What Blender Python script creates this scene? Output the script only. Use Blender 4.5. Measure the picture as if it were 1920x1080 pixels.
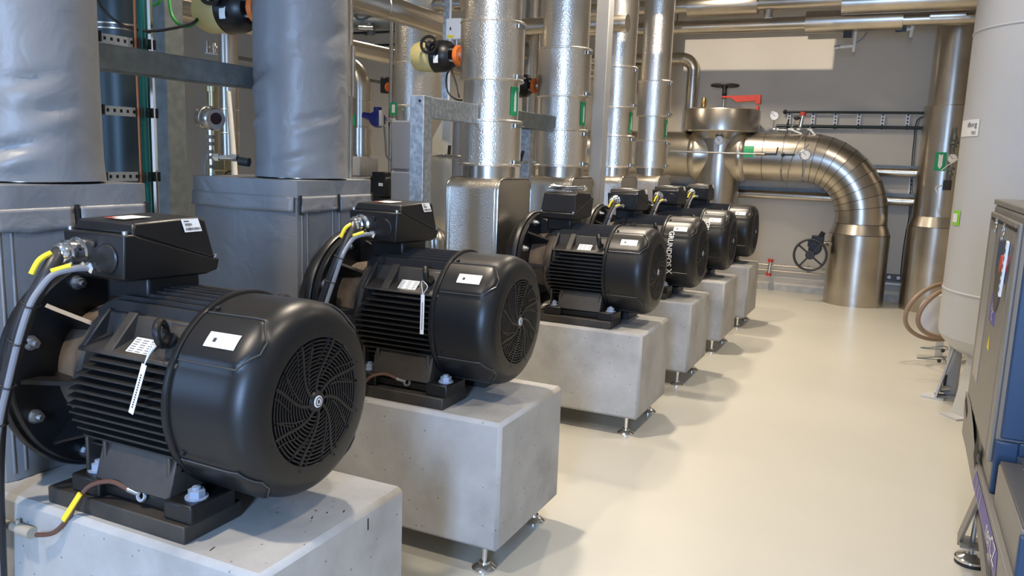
import bpy, bmesh, math, random
from mathutils import Vector, Matrix, noise
random.seed(7)
D = bpy.data
SC = bpy.context.scene
for o in list(D.objects):
    D.objects.remove(o)
COL = SC.collection
PI = math.pi

# ------------------------------------------------------------------ camera
F_PX = 1505.1556
CAM = Vector((1.25728, -1.51606, 1.62858))
YAW, PITCH, ROLL = 0.44093378, -0.16075054, 0.03542651
fwd = Vector((-math.sin(YAW)*math.cos(PITCH), math.cos(YAW)*math.cos(PITCH), math.sin(PITCH)))
right0 = Vector((math.cos(YAW), math.sin(YAW), 0))
up0 = right0.cross(fwd)
rgt = right0*math.cos(ROLL) + up0*math.sin(ROLL)
upv = -right0*math.sin(ROLL) + up0*math.cos(ROLL)
cd = D.cameras.new('camera')
cam = D.objects.new('camera', cd)
COL.objects.link(cam)
cd.sensor_fit = 'HORIZONTAL'
cd.sensor_width = 36.0
cd.lens = F_PX/1920*36.0
cd.clip_start = 0.02
m3 = Matrix((rgt, upv, -fwd)).transposed()
cam.matrix_world = Matrix.Translation(CAM) @ m3.to_4x4()
SC.camera = cam

# ------------------------------------------------------------------ world, lights, exposure
SC.view_settings.view_transform = 'Standard'
SC.view_settings.look = 'None'
SC.view_settings.gamma = 1.0
SC.view_settings.use_curve_mapping = False
SC.view_settings.exposure = 0.0
w = D.worlds.new('world')
SC.world = w
w.use_nodes = True
w.node_tree.nodes['Background'].inputs[0].default_value = (0.55, 0.65, 0.85, 1)
w.node_tree.nodes['Background'].inputs[1].default_value = 0.3

def area(name, loc, target, sx, sy, power, color, shape='RECTANGLE'):
    l = D.lights.new(name, 'AREA')
    l.shape = shape
    l.size = sx
    l.size_y = sy
    l.energy = power
    l.color = color
    o = D.objects.new(name, l)
    COL.objects.link(o)
    o.location = loc
    o.rotation_euler = (Vector(target)-Vector(loc)).to_track_quat('-Z', 'Y').to_euler()
    return o

WARM = (1.0, 0.86, 0.69)
COOL = (0.36, 0.58, 1.0)
def lamp(x, y, size, power, spread=130):
    o = area('ceiling_lamp', (x, y, 3.86), (x, y, 0), size, size, power, WARM)
    o.data.spread = math.radians(spread)
for ly in (-1.3, 1.9, 5.0, 7.6):                    # lamps over the pump row
    lamp(-0.85, ly, 0.15, 62)
for ly in (0.4, 3.6, 6.6):                          # lamps over the aisle
    lamp(1.3, ly, 0.25, 24)
for ly in (3.0, 7.0):                               # lamps behind the pumps
    lamp(-4.2, ly, 0.3, 55, 150)
area('window_daylight', (1.45, -4.35, 2.0), (0.3, 0, 1.2), 0.6, 2.0, 300, COOL)
area('window_daylight', (-4.8, -4.35, 2.0), (-3.0, 0, 1.2), 1.7, 1.9, 95, COOL)
# added unseen light behind the camera for the sharp edged patch on the wall
sl = D.lights.new('added_wall_spot', 'SPOT')
sl.energy = 4200
sl.color = (1.0, 0.86, 0.68)
sl.spot_blend = 0.0
sl.shadow_soft_size = 0.02
sl.spot_size = math.radians(16)
sl.use_nodes = True                                  # node mask cuts the added spot to a wide low rectangle
nt = sl.node_tree
em = nt.nodes['Emission']
tcn = nt.nodes.new('ShaderNodeTexCoord')
sx = nt.nodes.new('ShaderNodeSeparateXYZ')
nt.links.new(tcn.outputs['Normal'], sx.inputs[0])
lims = []
for ax_, lim in (('X', 1.2/12.1), ('Y', 0.235/12.1)):
    dv = nt.nodes.new('ShaderNodeMath'); dv.operation = 'DIVIDE'
    nt.links.new(sx.outputs[ax_], dv.inputs[0]); nt.links.new(sx.outputs['Z'], dv.inputs[1])
    ab = nt.nodes.new('ShaderNodeMath'); ab.operation = 'ABSOLUTE'
    nt.links.new(dv.outputs[0], ab.inputs[0])
    lt = nt.nodes.new('ShaderNodeMath'); lt.operation = 'LESS_THAN'; lt.inputs[1].default_value = lim
    nt.links.new(ab.outputs[0], lt.inputs[0])
    lims.append(lt)
mu = nt.nodes.new('ShaderNodeMath'); mu.operation = 'MULTIPLY'
nt.links.new(lims[0].outputs[0], mu.inputs[0]); nt.links.new(lims[1].outputs[0], mu.inputs[1])
nt.links.new(mu.outputs[0], em.inputs['Strength'])
so_ = D.objects.new('added_wall_spot', sl)
COL.objects.link(so_)
so_.location = (0.9, -2.5, 2.3)
so_.rotation_euler = (Vector((-0.85, 9.6, 3.115))-Vector((0.9, -2.5, 2.3))).to_track_quat('-Z', 'Y').to_euler()

# ------------------------------------------------------------------ materials
def mat(name, col, rough=0.5, metal=0.0, var=0.0, vscale=4.0, bump=0.0, bscale=60.0, rvar=0.0,
        coat=0.0, spec=0.5, col2=None, bdist=0.002, aniso=None, detail=4.0):
    m = D.materials.new(name)
    m.use_nodes = True
    nt = m.node_tree
    b = nt.nodes['Principled BSDF']
    b.inputs['Base Color'].default_value = (*col, 1)
    b.inputs['Roughness'].default_value = rough
    b.inputs['Metallic'].default_value = metal
    b.inputs['Specular IOR Level'].default_value = spec
    if coat:
        b.inputs['Coat Weight'].default_value = coat
        b.inputs['Coat Roughness'].default_value = 0.08
    tc = nt.nodes.new('ShaderNodeTexCoord')
    if var > 0 or col2:
        n = nt.nodes.new('ShaderNodeTexNoise')
        n.inputs['Scale'].default_value = vscale
        n.inputs['Detail'].default_value = detail
        nt.links.new(tc.outputs['Object'], n.inputs['Vector'])
        r = nt.nodes.new('ShaderNodeValToRGB')
        c2 = col2 or tuple(c*(1-var) for c in col)
        r.color_ramp.elements[0].position = 0.35
        r.color_ramp.elements[1].position = 0.65
        r.color_ramp.elements[0].color = (*c2, 1)
        r.color_ramp.elements[1].color = (*col, 1)
        nt.links.new(n.outputs['Fac'], r.inputs['Fac'])
        nt.links.new(r.outputs['Color'], b.inputs['Base Color'])
        if rvar:
            mr = nt.nodes.new('ShaderNodeMapRange')
            mr.inputs['To Min'].default_value = rough+rvar
            mr.inputs['To Max'].default_value = rough-rvar
            nt.links.new(n.outputs['Fac'], mr.inputs['Value'])
            nt.links.new(mr.outputs['Result'], b.inputs['Roughness'])
    if bump > 0:
        n2 = nt.nodes.new('ShaderNodeTexNoise')
        n2.inputs['Scale'].default_value = bscale
        n2.inputs['Detail'].default_value = 2.0
        nt.links.new(tc.outputs['Object'], n2.inputs['Vector'])
        bp = nt.nodes.new('ShaderNodeBump')
        bp.inputs['Strength'].default_value = bump
        bp.inputs['Distance'].default_value = bdist
        nt.links.new(n2.outputs['Fac'], bp.inputs['Height'])
        nt.links.new(bp.outputs['Normal'], b.inputs['Normal'])
    return m

M = {}
M['black'] = mat('black_paint', (0.010, 0.0096, 0.010), 0.37, spec=0.42, var=0.3, vscale=9, bump=0.15, bscale=350, bdist=0.0006)
M['cover'] = mat('black_satin_cover', (0.009, 0.0088, 0.009), 0.38, bump=0.10, bscale=400, bdist=0.0004, spec=0.42)
M['black_dusty'] = mat('black_paint_dusty', (0.016, 0.015, 0.015), 0.5, col2=(0.045, 0.038, 0.03), vscale=7, bump=0.2, bscale=250, bdist=0.001)
M['dust'] = mat('dusty_brown_casting', (0.12, 0.085, 0.055), 0.75, col2=(0.03, 0.025, 0.02), vscale=9, bump=0.2, bscale=120)
M['bead'] = mat('panel_edge_highlight', (0.05, 0.048, 0.045), 0.32)  # lightened black that paints in the crease highlights of the fan cover
M['rubber'] = mat('black_rubber', (0.02, 0.02, 0.021), 0.5)
M['void'] = mat('dark_interior', (0.004, 0.004, 0.004), 0.7)
M['stucco'] = mat('embossed_aluminium', (0.84, 0.78, 0.69), 0.29, 1.0, bump=0.8, bscale=105, bdist=0.003)
M['steel'] = mat('smooth_clad_steel', (0.60, 0.56, 0.50), 0.26, 1.0, bump=0.10, bscale=60, bdist=0.002, var=0.12, vscale=5)
M['steel_warm'] = mat('brushed_clad_steel', (0.60, 0.55, 0.475), 0.29, 1.0, bump=0.12, bscale=90, bdist=0.0015, var=0.15, vscale=4)
M['chrome'] = mat('chrome', (0.78, 0.78, 0.78), 0.12, 1.0)
M['bolt'] = mat('zinc_bolt', (0.50, 0.52, 0.55), 0.38, 1.0)
M['boltblue'] = mat('blue_grey_bolt', (0.30, 0.36, 0.46), 0.45, 0.3)
M['galv'] = mat('galvanised_steel', (0.46, 0.50, 0.53), 0.46, 0.75, col2=(0.30, 0.34, 0.37), vscale=38, detail=1.0, rvar=0.08)
M['galv_dull'] = mat('dull_galvanised_steel', (0.21, 0.235, 0.235), 0.5, 0.6, var=0.25, vscale=20)
M['whitegalv'] = mat('bright_galvanised_strip', (0.55, 0.58, 0.60), 0.4, 0.3)
M['greycol'] = mat('grey_painted_column', (0.40, 0.40, 0.38), 0.55, 0.0, var=0.08, vscale=6)
M['wall'] = mat('warm_white_wall', (0.63, 0.585, 0.505), 0.75, var=0.04, vscale=2, bump=0.08, bscale=120)
M['ceil'] = mat('ceiling_paint', (0.50, 0.49, 0.47), 0.85)
M['skirt'] = mat('baseboard_tile', (0.45, 0.45, 0.43), 0.5, var=0.2, vscale=15)
M['floor'] = mat('beige_epoxy_floor', (0.535, 0.515, 0.445), 0.33, var=0.03, vscale=1.5, bump=0.03, bscale=14, spec=0.4)
M['white'] = mat('white_label', (0.78, 0.78, 0.77), 0.4)
M['whiteplastic'] = mat('white_plastic', (0.70, 0.70, 0.68), 0.4)
M['yellow'] = mat('yellow_marker', (0.80, 0.62, 0.03), 0.45)
M['cream'] = mat('cream_yellow_plastic', (0.62, 0.52, 0.22), 0.38)
M['orange'] = mat('orange_plastic', (0.72, 0.16, 0.02), 0.45)
M['red'] = mat('red_paint', (0.50, 0.05, 0.028), 0.42)
M['green'] = mat('green_label', (0.01, 0.30, 0.11), 0.45)
M['lime'] = mat('lime_label', (0.25, 0.62, 0.04), 0.45)
M['blue'] = mat('blue_cast_paint', (0.015, 0.02, 0.20), 0.4)
M['cabblue'] = mat('blue_powder_coat', (0.020, 0.048, 0.105), 0.42, bump=0.05, bscale=300)
M['cabgrey'] = mat('grey_powder_coat', (0.20, 0.185, 0.165), 0.42, bump=0.08, bscale=350, var=0.06, vscale=3)
M['cabdark'] = mat('dark_grey_powder_coat', (0.07, 0.068, 0.065), 0.45)
M['cabpanel'] = mat('grey_window_panel', (0.27, 0.26, 0.245), 0.3)
M['purple'] = mat('purple_sticker', (0.10, 0.08, 0.30), 0.5)
M['brass'] = mat('brass', (0.62, 0.40, 0.13), 0.3, 1.0)
M['copper'] = mat('copper_tube', (0.45, 0.20, 0.10), 0.4, 0.8)
M['teal'] = mat('teal_cable', (0.0, 0.13, 0.13), 0.45)
M['greencable'] = mat('green_cable', (0.03, 0.30, 0.06), 0.45)
M['greycable'] = mat('grey_cable', (0.22, 0.225, 0.25), 0.35)
M['frameblack'] = mat('black_finned_casting', (0.013, 0.0125, 0.0125), 0.45, col2=(0.022, 0.020, 0.018), vscale=6, bump=0.15, bscale=300, bdist=0.0006)
M['cable'] = mat('black_cable', (0.02, 0.02, 0.022), 0.42)
M['browncable'] = mat('brown_cable', (0.10, 0.045, 0.03), 0.45)
M['hose'] = mat('brown_hose', (0.30, 0.20, 0.13), 0.45)
M['tank'] = mat('light_grey_tank_paint', (0.49, 0.495, 0.50), 0.36, bump=0.04, bscale=10, bdist=0.01)
M['tankleg'] = mat('light_grey_leg_paint', (0.50, 0.50, 0.50), 0.45)
M['beige'] = mat('beige_panel', (0.50, 0.46, 0.36), 0.5)
M['slate'] = mat('blue_grey_jacket', (0.17, 0.19, 0.23), 0.55, bump=0.1, bscale=30)
M['darkred'] = mat('dark_lens', (0.02, 0.004, 0.004), 0.12)
M['ink'] = mat('dark_print', (0.03, 0.03, 0.035), 0.6)
M['paper'] = mat('white_paper', (0.75, 0.74, 0.72), 0.7)
M['conduit'] = mat('beige_conduit', (0.36, 0.32, 0.25), 0.5)
M['olive'] = mat('olive_clad_steel', (0.44, 0.37, 0.22), 0.33, 0.9)
M['darkclad'] = mat('dark_clad_pipe', (0.035, 0.05, 0.055), 0.40, 0.5)

def fabric_mat():
    m = mat('grey_insulation_fabric', (0.20, 0.202, 0.205), 0.40, var=0.05, vscale=3, spec=0.45)
    nt = m.node_tree
    b = nt.nodes['Principled BSDF']
    tc = nt.nodes.new('ShaderNodeTexCoord')
    n1 = nt.nodes.new('ShaderNodeTexNoise')
    n1.inputs['Scale'].default_value = 7
    n1.inputs['Detail'].default_value = 3
    n1.inputs['Distortion'].default_value = 0.8
    n2 = nt.nodes.new('ShaderNodeTexNoise')
    n2.inputs['Scale'].default_value = 700
    for n in (n1, n2):
        nt.links.new(tc.outputs['Object'], n.inputs['Vector'])
    b1 = nt.nodes.new('ShaderNodeBump')
    b1.inputs['Strength'].default_value = 0.35
    b1.inputs['Distance'].default_value = 0.02
    b2 = nt.nodes.new('ShaderNodeBump')
    b2.inputs['Strength'].default_value = 0.12
    b2.inputs['Distance'].default_value = 0.0008
    nt.links.new(n1.outputs['Fac'], b1.inputs['Height'])
    nt.links.new(n2.outputs['Fac'], b2.inputs['Height'])
    nt.links.new(b1.outputs['Normal'], b2.inputs['Normal'])
    nt.links.new(b2.outputs['Normal'], b.inputs['Normal'])
    return m
M['fabric'] = fabric_mat()

def concrete_mat():
    m = mat('cast_concrete', (0.46, 0.45, 0.43), 0.72)
    nt = m.node_tree
    b = nt.nodes['Principled BSDF']
    tc = nt.nodes.new('ShaderNodeTexCoord')
    oi = nt.nodes.new('ShaderNodeObjectInfo')
    ad = nt.nodes.new('ShaderNodeVectorMath')
    ad.operation = 'ADD'
    nt.links.new(tc.outputs['Object'], ad.inputs[0])
    sc = nt.nodes.new('ShaderNodeVectorMath')
    sc.operation = 'SCALE'
    sc.inputs[0].default_value = (7.0, 11.0, 5.0)
    nt.links.new(oi.outputs['Random'], sc.inputs['Scale'])
    nt.links.new(sc.outputs['Vector'], ad.inputs[1])
    n = nt.nodes.new('ShaderNodeTexNoise')
    n.inputs['Scale'].default_value = 3.5
    n.inputs['Detail'].default_value = 8
    n.inputs['Roughness'].default_value = 0.6
    r = nt.nodes.new('ShaderNodeValToRGB')
    r.color_ramp.elements[0].position = 0.3
    r.color_ramp.elements[1].position = 0.7
    r.color_ramp.elements[0].color = (0.30, 0.29, 0.27, 1)
    r.color_ramp.elements[1].color = (0.47, 0.46, 0.44, 1)
    v = nt.nodes.new('ShaderNodeTexVoronoi')
    v.inputs['Scale'].default_value = 24
    pr = nt.nodes.new('ShaderNodeValToRGB')
    pr.color_ramp.elements[0].position = 0.05
    pr.color_ramp.elements[1].position = 0.10
    pr.color_ramp.elements[0].color = (0.45, 0.45, 0.45, 1)
    pr.color_ramp.elements[1].color = (1, 1, 1, 1)
    mx = nt.nodes.new('ShaderNodeMix')
    mx.data_type = 'RGBA'
    mx.blend_type = 'MULTIPLY'
    mx.inputs['Factor'].default_value = 1.0
    for nn in (n, v):
        nt.links.new(ad.outputs['Vector'], nn.inputs['Vector'])
    nt.links.new(n.outputs['Fac'], r.inputs['Fac'])
    nt.links.new(v.outputs['Distance'], pr.inputs['Fac'])
    nt.links.new(r.outputs['Color'], mx.inputs['A'])
    nt.links.new(pr.outputs['Color'], mx.inputs['B'])
    nt.links.new(mx.outputs['Result'], b.inputs['Base Color'])
    bp = nt.nodes.new('ShaderNodeBump')
    bp.inputs['Strength'].default_value = 0.5
    bp.inputs['Distance'].default_value = 0.003
    nt.links.new(pr.outputs['Color'], bp.inputs['Height'])
    nt.links.new(bp.outputs['Normal'], b.inputs['Normal'])
    return m
M['concrete'] = concrete_mat()

# ------------------------------------------------------------------ mesh helper
def frame_from(d):
    d = Vector(d).normalized()
    a = Vector((0, 0, 1)) if abs(d.z) < 0.9 else Vector((1, 0, 0))
    u = d.cross(a).normalized()
    return d, u, d.cross(u).normalized()

class MB:
    def __init__(self):
        self.v = []
        self.f = []
    def add(self, vs, fs):
        n = len(self.v)
        self.v += [tuple(p) for p in vs]
        self.f += [tuple(i+n for i in f) for f in fs]
        return self
    def box(self, c, s, rot=None):
        x, y, z = (k/2 for k in s)
        vs = [Vector((a, b, d)) for a in (-x, x) for b in (-y, y) for d in (-z, z)]
        if rot is not None:
            vs = [rot @ q for q in vs]
        c = Vector(c)
        return self.add([q+c for q in vs], [(0, 1, 3, 2), (4, 6, 7, 5), (0, 4, 5, 1), (2, 3, 7, 6), (0, 2, 6, 4), (1, 5, 7, 3)])
    def bx(self, x0, x1, y0, y1, z0, z1):
        return self.box(((x0+x1)/2, (y0+y1)/2, (z0+z1)/2), (abs(x1-x0), abs(y1-y0), abs(z1-z0)))
    def bar(self, p0, p1, w, h, upd=(0, 0, 1)):
        p0, p1 = Vector(p0), Vector(p1)
        d = (p1-p0)
        L = d.length
        d.normalize()
        u = Vector(upd)
        s = d.cross(u)
        if s.length < 1e-4:
            s = d.cross(Vector((1, 0, 0)))
        s.normalize()
        u = s.cross(d).normalized()
        R = Matrix((s, d, u)).transposed()
        return self.box((p0+p1)/2, (w, L, h), R)
    def cyl(self, p0, p1, r0, r1=None, n=24, caps=True):
        r1 = r0 if r1 is None else r1
        p0, p1 = Vector(p0), Vector(p1)
        d, u, w_ = frame_from(p1-p0)
        vs = []
        for p, r in ((p0, r0), (p1, r1)):
            for i in range(n):
                a = 2*PI*i/n
                vs.append(p+u*math.cos(a)*r+w_*math.sin(a)*r)
        fs = [(i, (i+1) % n, n+(i+1) % n, n+i) for i in range(n)]
        if caps:
            fs += [tuple(range(n-1, -1, -1)), tuple(range(n, 2*n))]
        return self.add(vs, fs)
    def lathe(self, prof, o=(0, 0, 0), axis=(0, 0, 1), n=48, fn=None, close=False):
        # prof: list of (r, h)
        o = Vector(o)
        d, u, w_ = frame_from(axis)
        vs = []
        for r, h in prof:
            for i in range(n):
                a = 2*PI*i/n
                rr = r if fn is None else fn(r, h, a)
                vs.append(o+d*h+u*math.cos(a)*rr+w_*math.sin(a)*rr)
        fs = []
        k = len(prof)
        for j in range(k if close else k-1):
            j2 = (j+1) % k
            for i in range(n):
                fs.append((j*n+i, j*n+(i+1) % n, j2*n+(i+1) % n, j2*n+i))
        return self.add(vs, fs)
    def tube(self, pts, r, n=10, smooth=0, caps=True, rad=None):
        pts = [Vector(p) for p in pts]
        if smooth:
            pts = catmull(pts, smooth)
        k = len(pts)
        t = [(pts[min(i+1, k-1)]-pts[max(i-1, 0)]).normalized() for i in range(k)]
        d, u, w_ = frame_from(t[0])
        vs = []
        for i in range(k):
            u = (u - t[i]*u.dot(t[i])).normalized()
            w_ = t[i].cross(u)
            rr = r if rad is None else rad(i/(k-1))
            for j in range(n):
                a = 2*PI*j/n
                vs.append(pts[i]+u*math.cos(a)*rr+w_*math.sin(a)*rr)
        fs = [(i*n+j, i*n+(j+1) % n, (i+1)*n+(j+1) % n, (i+1)*n+j) for i in range(k-1) for j in range(n)]
        if caps:
            fs += [tuple(range(n-1, -1, -1)), tuple((k-1)*n+j for j in range(n))]
        return self.add(vs, fs)
    def prism(self, poly, a0, a1, fn):
        # poly: 2d points, fn(p, q, a) -> 3d point
        n = len(poly)
        vs = [fn(p, q, a0) for p, q in poly]+[fn(p, q, a1) for p, q in poly]
        fs = [(i, (i+1) % n, n+(i+1) % n, n+i) for i in range(n)]
        fs += [tuple(range(n-1, -1, -1)), tuple(range(n, 2*n))]
        return self.add(vs, fs)
    def sphere(self, c, r, n=16, m=10, sc=(1, 1, 1)):
        prof = [(max(1e-5, r*math.sin(PI*j/m)), -r*math.cos(PI*j/m)) for j in range(m+1)]
        k = len(self.v)
        self.lathe(prof, (0, 0, 0), (0, 0, 1), n)
        self.v[k:] = [(c[0]+x*sc[0], c[1]+y*sc[1], c[2]+z*sc[2]) for x, y, z in self.v[k:]]
        return self
    def torus(self, c, axis, R, r, n=32, m=10, a0=0, a1=2*PI):
        prof = [(R+r*math.cos(2*PI*j/m), r*math.sin(2*PI*j/m)) for j in range(m)]
        return self.lathe(prof, c, axis, n, close=True)
    def hexbolt(self, p, axis, r, h, washer=True):
        ax = Vector(axis).normalized()
        p = Vector(p)
        if washer:
            self.cyl(p, p+ax*h*0.2, r*1.35, n=16)
        self.cyl(p+ax*h*0.2, p+ax*h, r, n=6)
        return self.cyl(p+ax*h, p+ax*h*1.35, r*0.5, n=10)
    def build(self, name, m, parent=None, off=(0, 0, 0), bevel=0.0, ang=35, seg=2):
        me = D.meshes.new(name)
        ox, oy, oz = off
        me.from_pydata([(x-ox, y-oy, z-oz) for x, y, z in self.v], [], self.f)
        bm = bmesh.new()
        bm.from_mesh(me)
        bmesh.ops.recalc_face_normals(bm, faces=bm.faces)
        bm.to_mesh(me)
        bm.free()
        me.shade_smooth()
        me.set_sharp_from_angle(angle=math.radians(ang))
        me.materials.append(M[m] if isinstance(m, str) else m)
        o = D.objects.new(name, me)
        COL.objects.link(o)
        if bevel:
            bv = o.modifiers.new('bevel', 'BEVEL')
            bv.width = bevel
            bv.segments = seg
            bv.limit_method = 'ANGLE'
            bv.angle_limit = math.radians(40)
        if parent:
            o.parent = parent
        return o
    def base(self):
        xs, ys, zs = zip(*self.v)
        return ((min(xs)+max(xs))/2, (min(ys)+max(ys))/2, min(zs))

def catmull(P, k):
    out = []
    n = len(P)
    for i in range(n-1):
        p0, p1, p2, p3 = P[max(i-1, 0)], P[i], P[i+1], P[min(i+2, n-1)]
        for j in range(k):
            t = j/k
            out.append(0.5*((2*p1)+(p2-p0)*t+(2*p0-5*p1+4*p2-p3)*t*t+(3*p1-p0-3*p2+p3)*t**3))
    out.append(P[-1])
    return out

def tag(o, label, cat, group=None, kind=None):
    if label:
        o['label'] = label
    if cat:
        o['category'] = cat
    if group:
        o['group'] = group
    if kind:
        o['kind'] = kind
    return o
def thing(name, label, cat, loc=(0, 0, 0), group=None, rz=0.0):
    o = D.objects.new(name, None)
    COL.objects.link(o)
    o.empty_display_size = 0.05
    o.location = loc
    o.rotation_euler = (0, 0, rz)
    return tag(o, label, cat, group)
def single(mb, name, m, label, cat, group=None, bevel=0.0, ang=35, kind=None):
    b = mb.base()
    o = mb.build(name, m, None, b, bevel, ang)
    o.location = b
    return tag(o, label, cat, group, kind)
class T:
    """a thing whose parts are given in world coordinates"""
    def __init__(self, name, label, cat, loc, group=None):
        self.loc = loc
        self.o = thing(name, label, cat, loc, group)
    def part(self, mb, name, m, bevel=0.0, ang=35, parent=None, label=None):
        p = mb.build(name, m, parent or self.o, self.loc, bevel, ang)
        if label:
            p['label'] = label
        return p
def copy_tree(o, parent=None):
    c = o.copy()
    COL.objects.link(c)
    if parent:
        c.parent = parent
    for ch in list(o.children):
        copy_tree(ch, c)
    return c
def text_mb(s, size, fn, bold=0.0):
    """glyph outlines of s as flat mesh, fn maps (u, v) to a 3d point"""
    cu = D.curves.new('text', 'FONT')
    cu.body = s
    cu.size = size
    cu.align_x = 'CENTER'
    cu.align_y = 'CENTER'
    cu.resolution_u = 3
    cu.offset = bold
    ob = D.objects.new('text', cu)
    COL.objects.link(ob)
    dg = bpy.context.evaluated_depsgraph_get()
    me = D.meshes.new_from_object(ob.evaluated_get(dg))
    mb = MB()
    mb.add([fn(v.co.x, v.co.y) for v in me.vertices], [tuple(p.vertices) for p in me.polygons])
    D.objects.remove(ob)
    D.meshes.remove(me)
    return mb
def P(px, py, x=None, y=None, z=None, d=None):
    """the point seen at photo pixel (px, py) on a given world plane or at a given depth"""
    r = fwd + rgt*((px-960)/F_PX) + upv*((540-py)/F_PX)
    if x is not None:
        t = (x-CAM.x)/r.x
    elif y is not None:
        t = (y-CAM.y)/r.y
    elif z is not None:
        t = (z-CAM.z)/r.z
    else:
        t = d
    return CAM + r*t

# ------------------------------------------------------------------ the room
X0, X1, Y0, Y1, ZC = -10.5, 3.4, -4.5, 9.6, 3.95
def struct(mb, name, m, **k):
    return single(mb, name, m, None, None, kind='structure', **k)
struct(MB().bx(X0, X1, Y0, Y1, -0.1, 0), 'floor', 'floor')
struct(MB().bx(X0, X1, Y1, Y1+0.2, 0, ZC), 'wall_back', 'wall')
struct(MB().bx(X0-0.2, X0, Y0, Y1, 0, ZC), 'wall_left', 'wall')
struct(MB().bx(X1, X1+0.2, Y0, Y1, 0, ZC), 'wall_right', 'wall')
mb = MB()
wins = ((-5.7, -3.9), (1.0, 1.9))
xs = [X0]+[q for w_ in wins for q in w_]+[X1]
for i in range(0, len(xs), 2):
    mb.bx(xs[i], xs[i+1], Y0-0.2, Y0, 0, ZC)
for a, b in wins:
    mb.bx(a, b, Y0-0.2, Y0, 0, 1.0)
    mb.bx(a, b, Y0-0.2, Y0, 3.0, ZC)
struct(mb, 'wall_front', 'wall')
struct(MB().bx(X0, X1, Y0, Y1, ZC, ZC+0.2), 'ceiling', 'ceil')
struct(MB().bx(X0, X1, Y1-0.018, Y1, 0, 0.085), 'baseboard_back', 'skirt')

# ------------------------------------------------------------------ plinths and motors
H = 0.6364
BOT = 0.1152
YN = (-0.1806, 1.0943, 2.9493, 4.1965, 5.4211, 6.6666)
YC = tuple(y+0.31 for y in YN)
plinth = thing('concrete_plinth', 'nearest concrete plinth, cut off by the bottom left of the photo', 'plinth', (0, YC[0], 0), 'concrete plinths under the motors')
MB().bx(-1.64, 0, -0.31, 0.31, BOT, H).build('block', 'concrete', plinth, bevel=0.015, seg=1)
for fx in (-0.085, -0.85, -1.55):
    for fy in (-0.245, 0.245):
        mb = MB()
        mb.cyl((fx, fy, 0.028), (fx, fy, BOT+0.01), 0.011, n=12)
        mb.lathe([(0.001, 0.036), (0.020, 0.036), (0.023, 0.028), (0.040, 0.020), (0.050, 0.010), (0.050, 0), (0.001, 0)], (fx, fy, 0), n=24)
        mb.cyl((fx, fy, BOT-0.014), (fx, fy, BOT), 0.019, n=6)
        mb.build('levelling_foot', 'chrome', plinth)
PL_LAB = [None, 'concrete plinth under the second motor from the camera, its long side pitted',
          'concrete plinth under the third motor, between the second and fourth plinths',
          'concrete plinth under the fourth motor from the camera', 'concrete plinth under the fifth motor, second farthest in the row',
          'farthest concrete plinth, under the sixth motor by the back wall']

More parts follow.
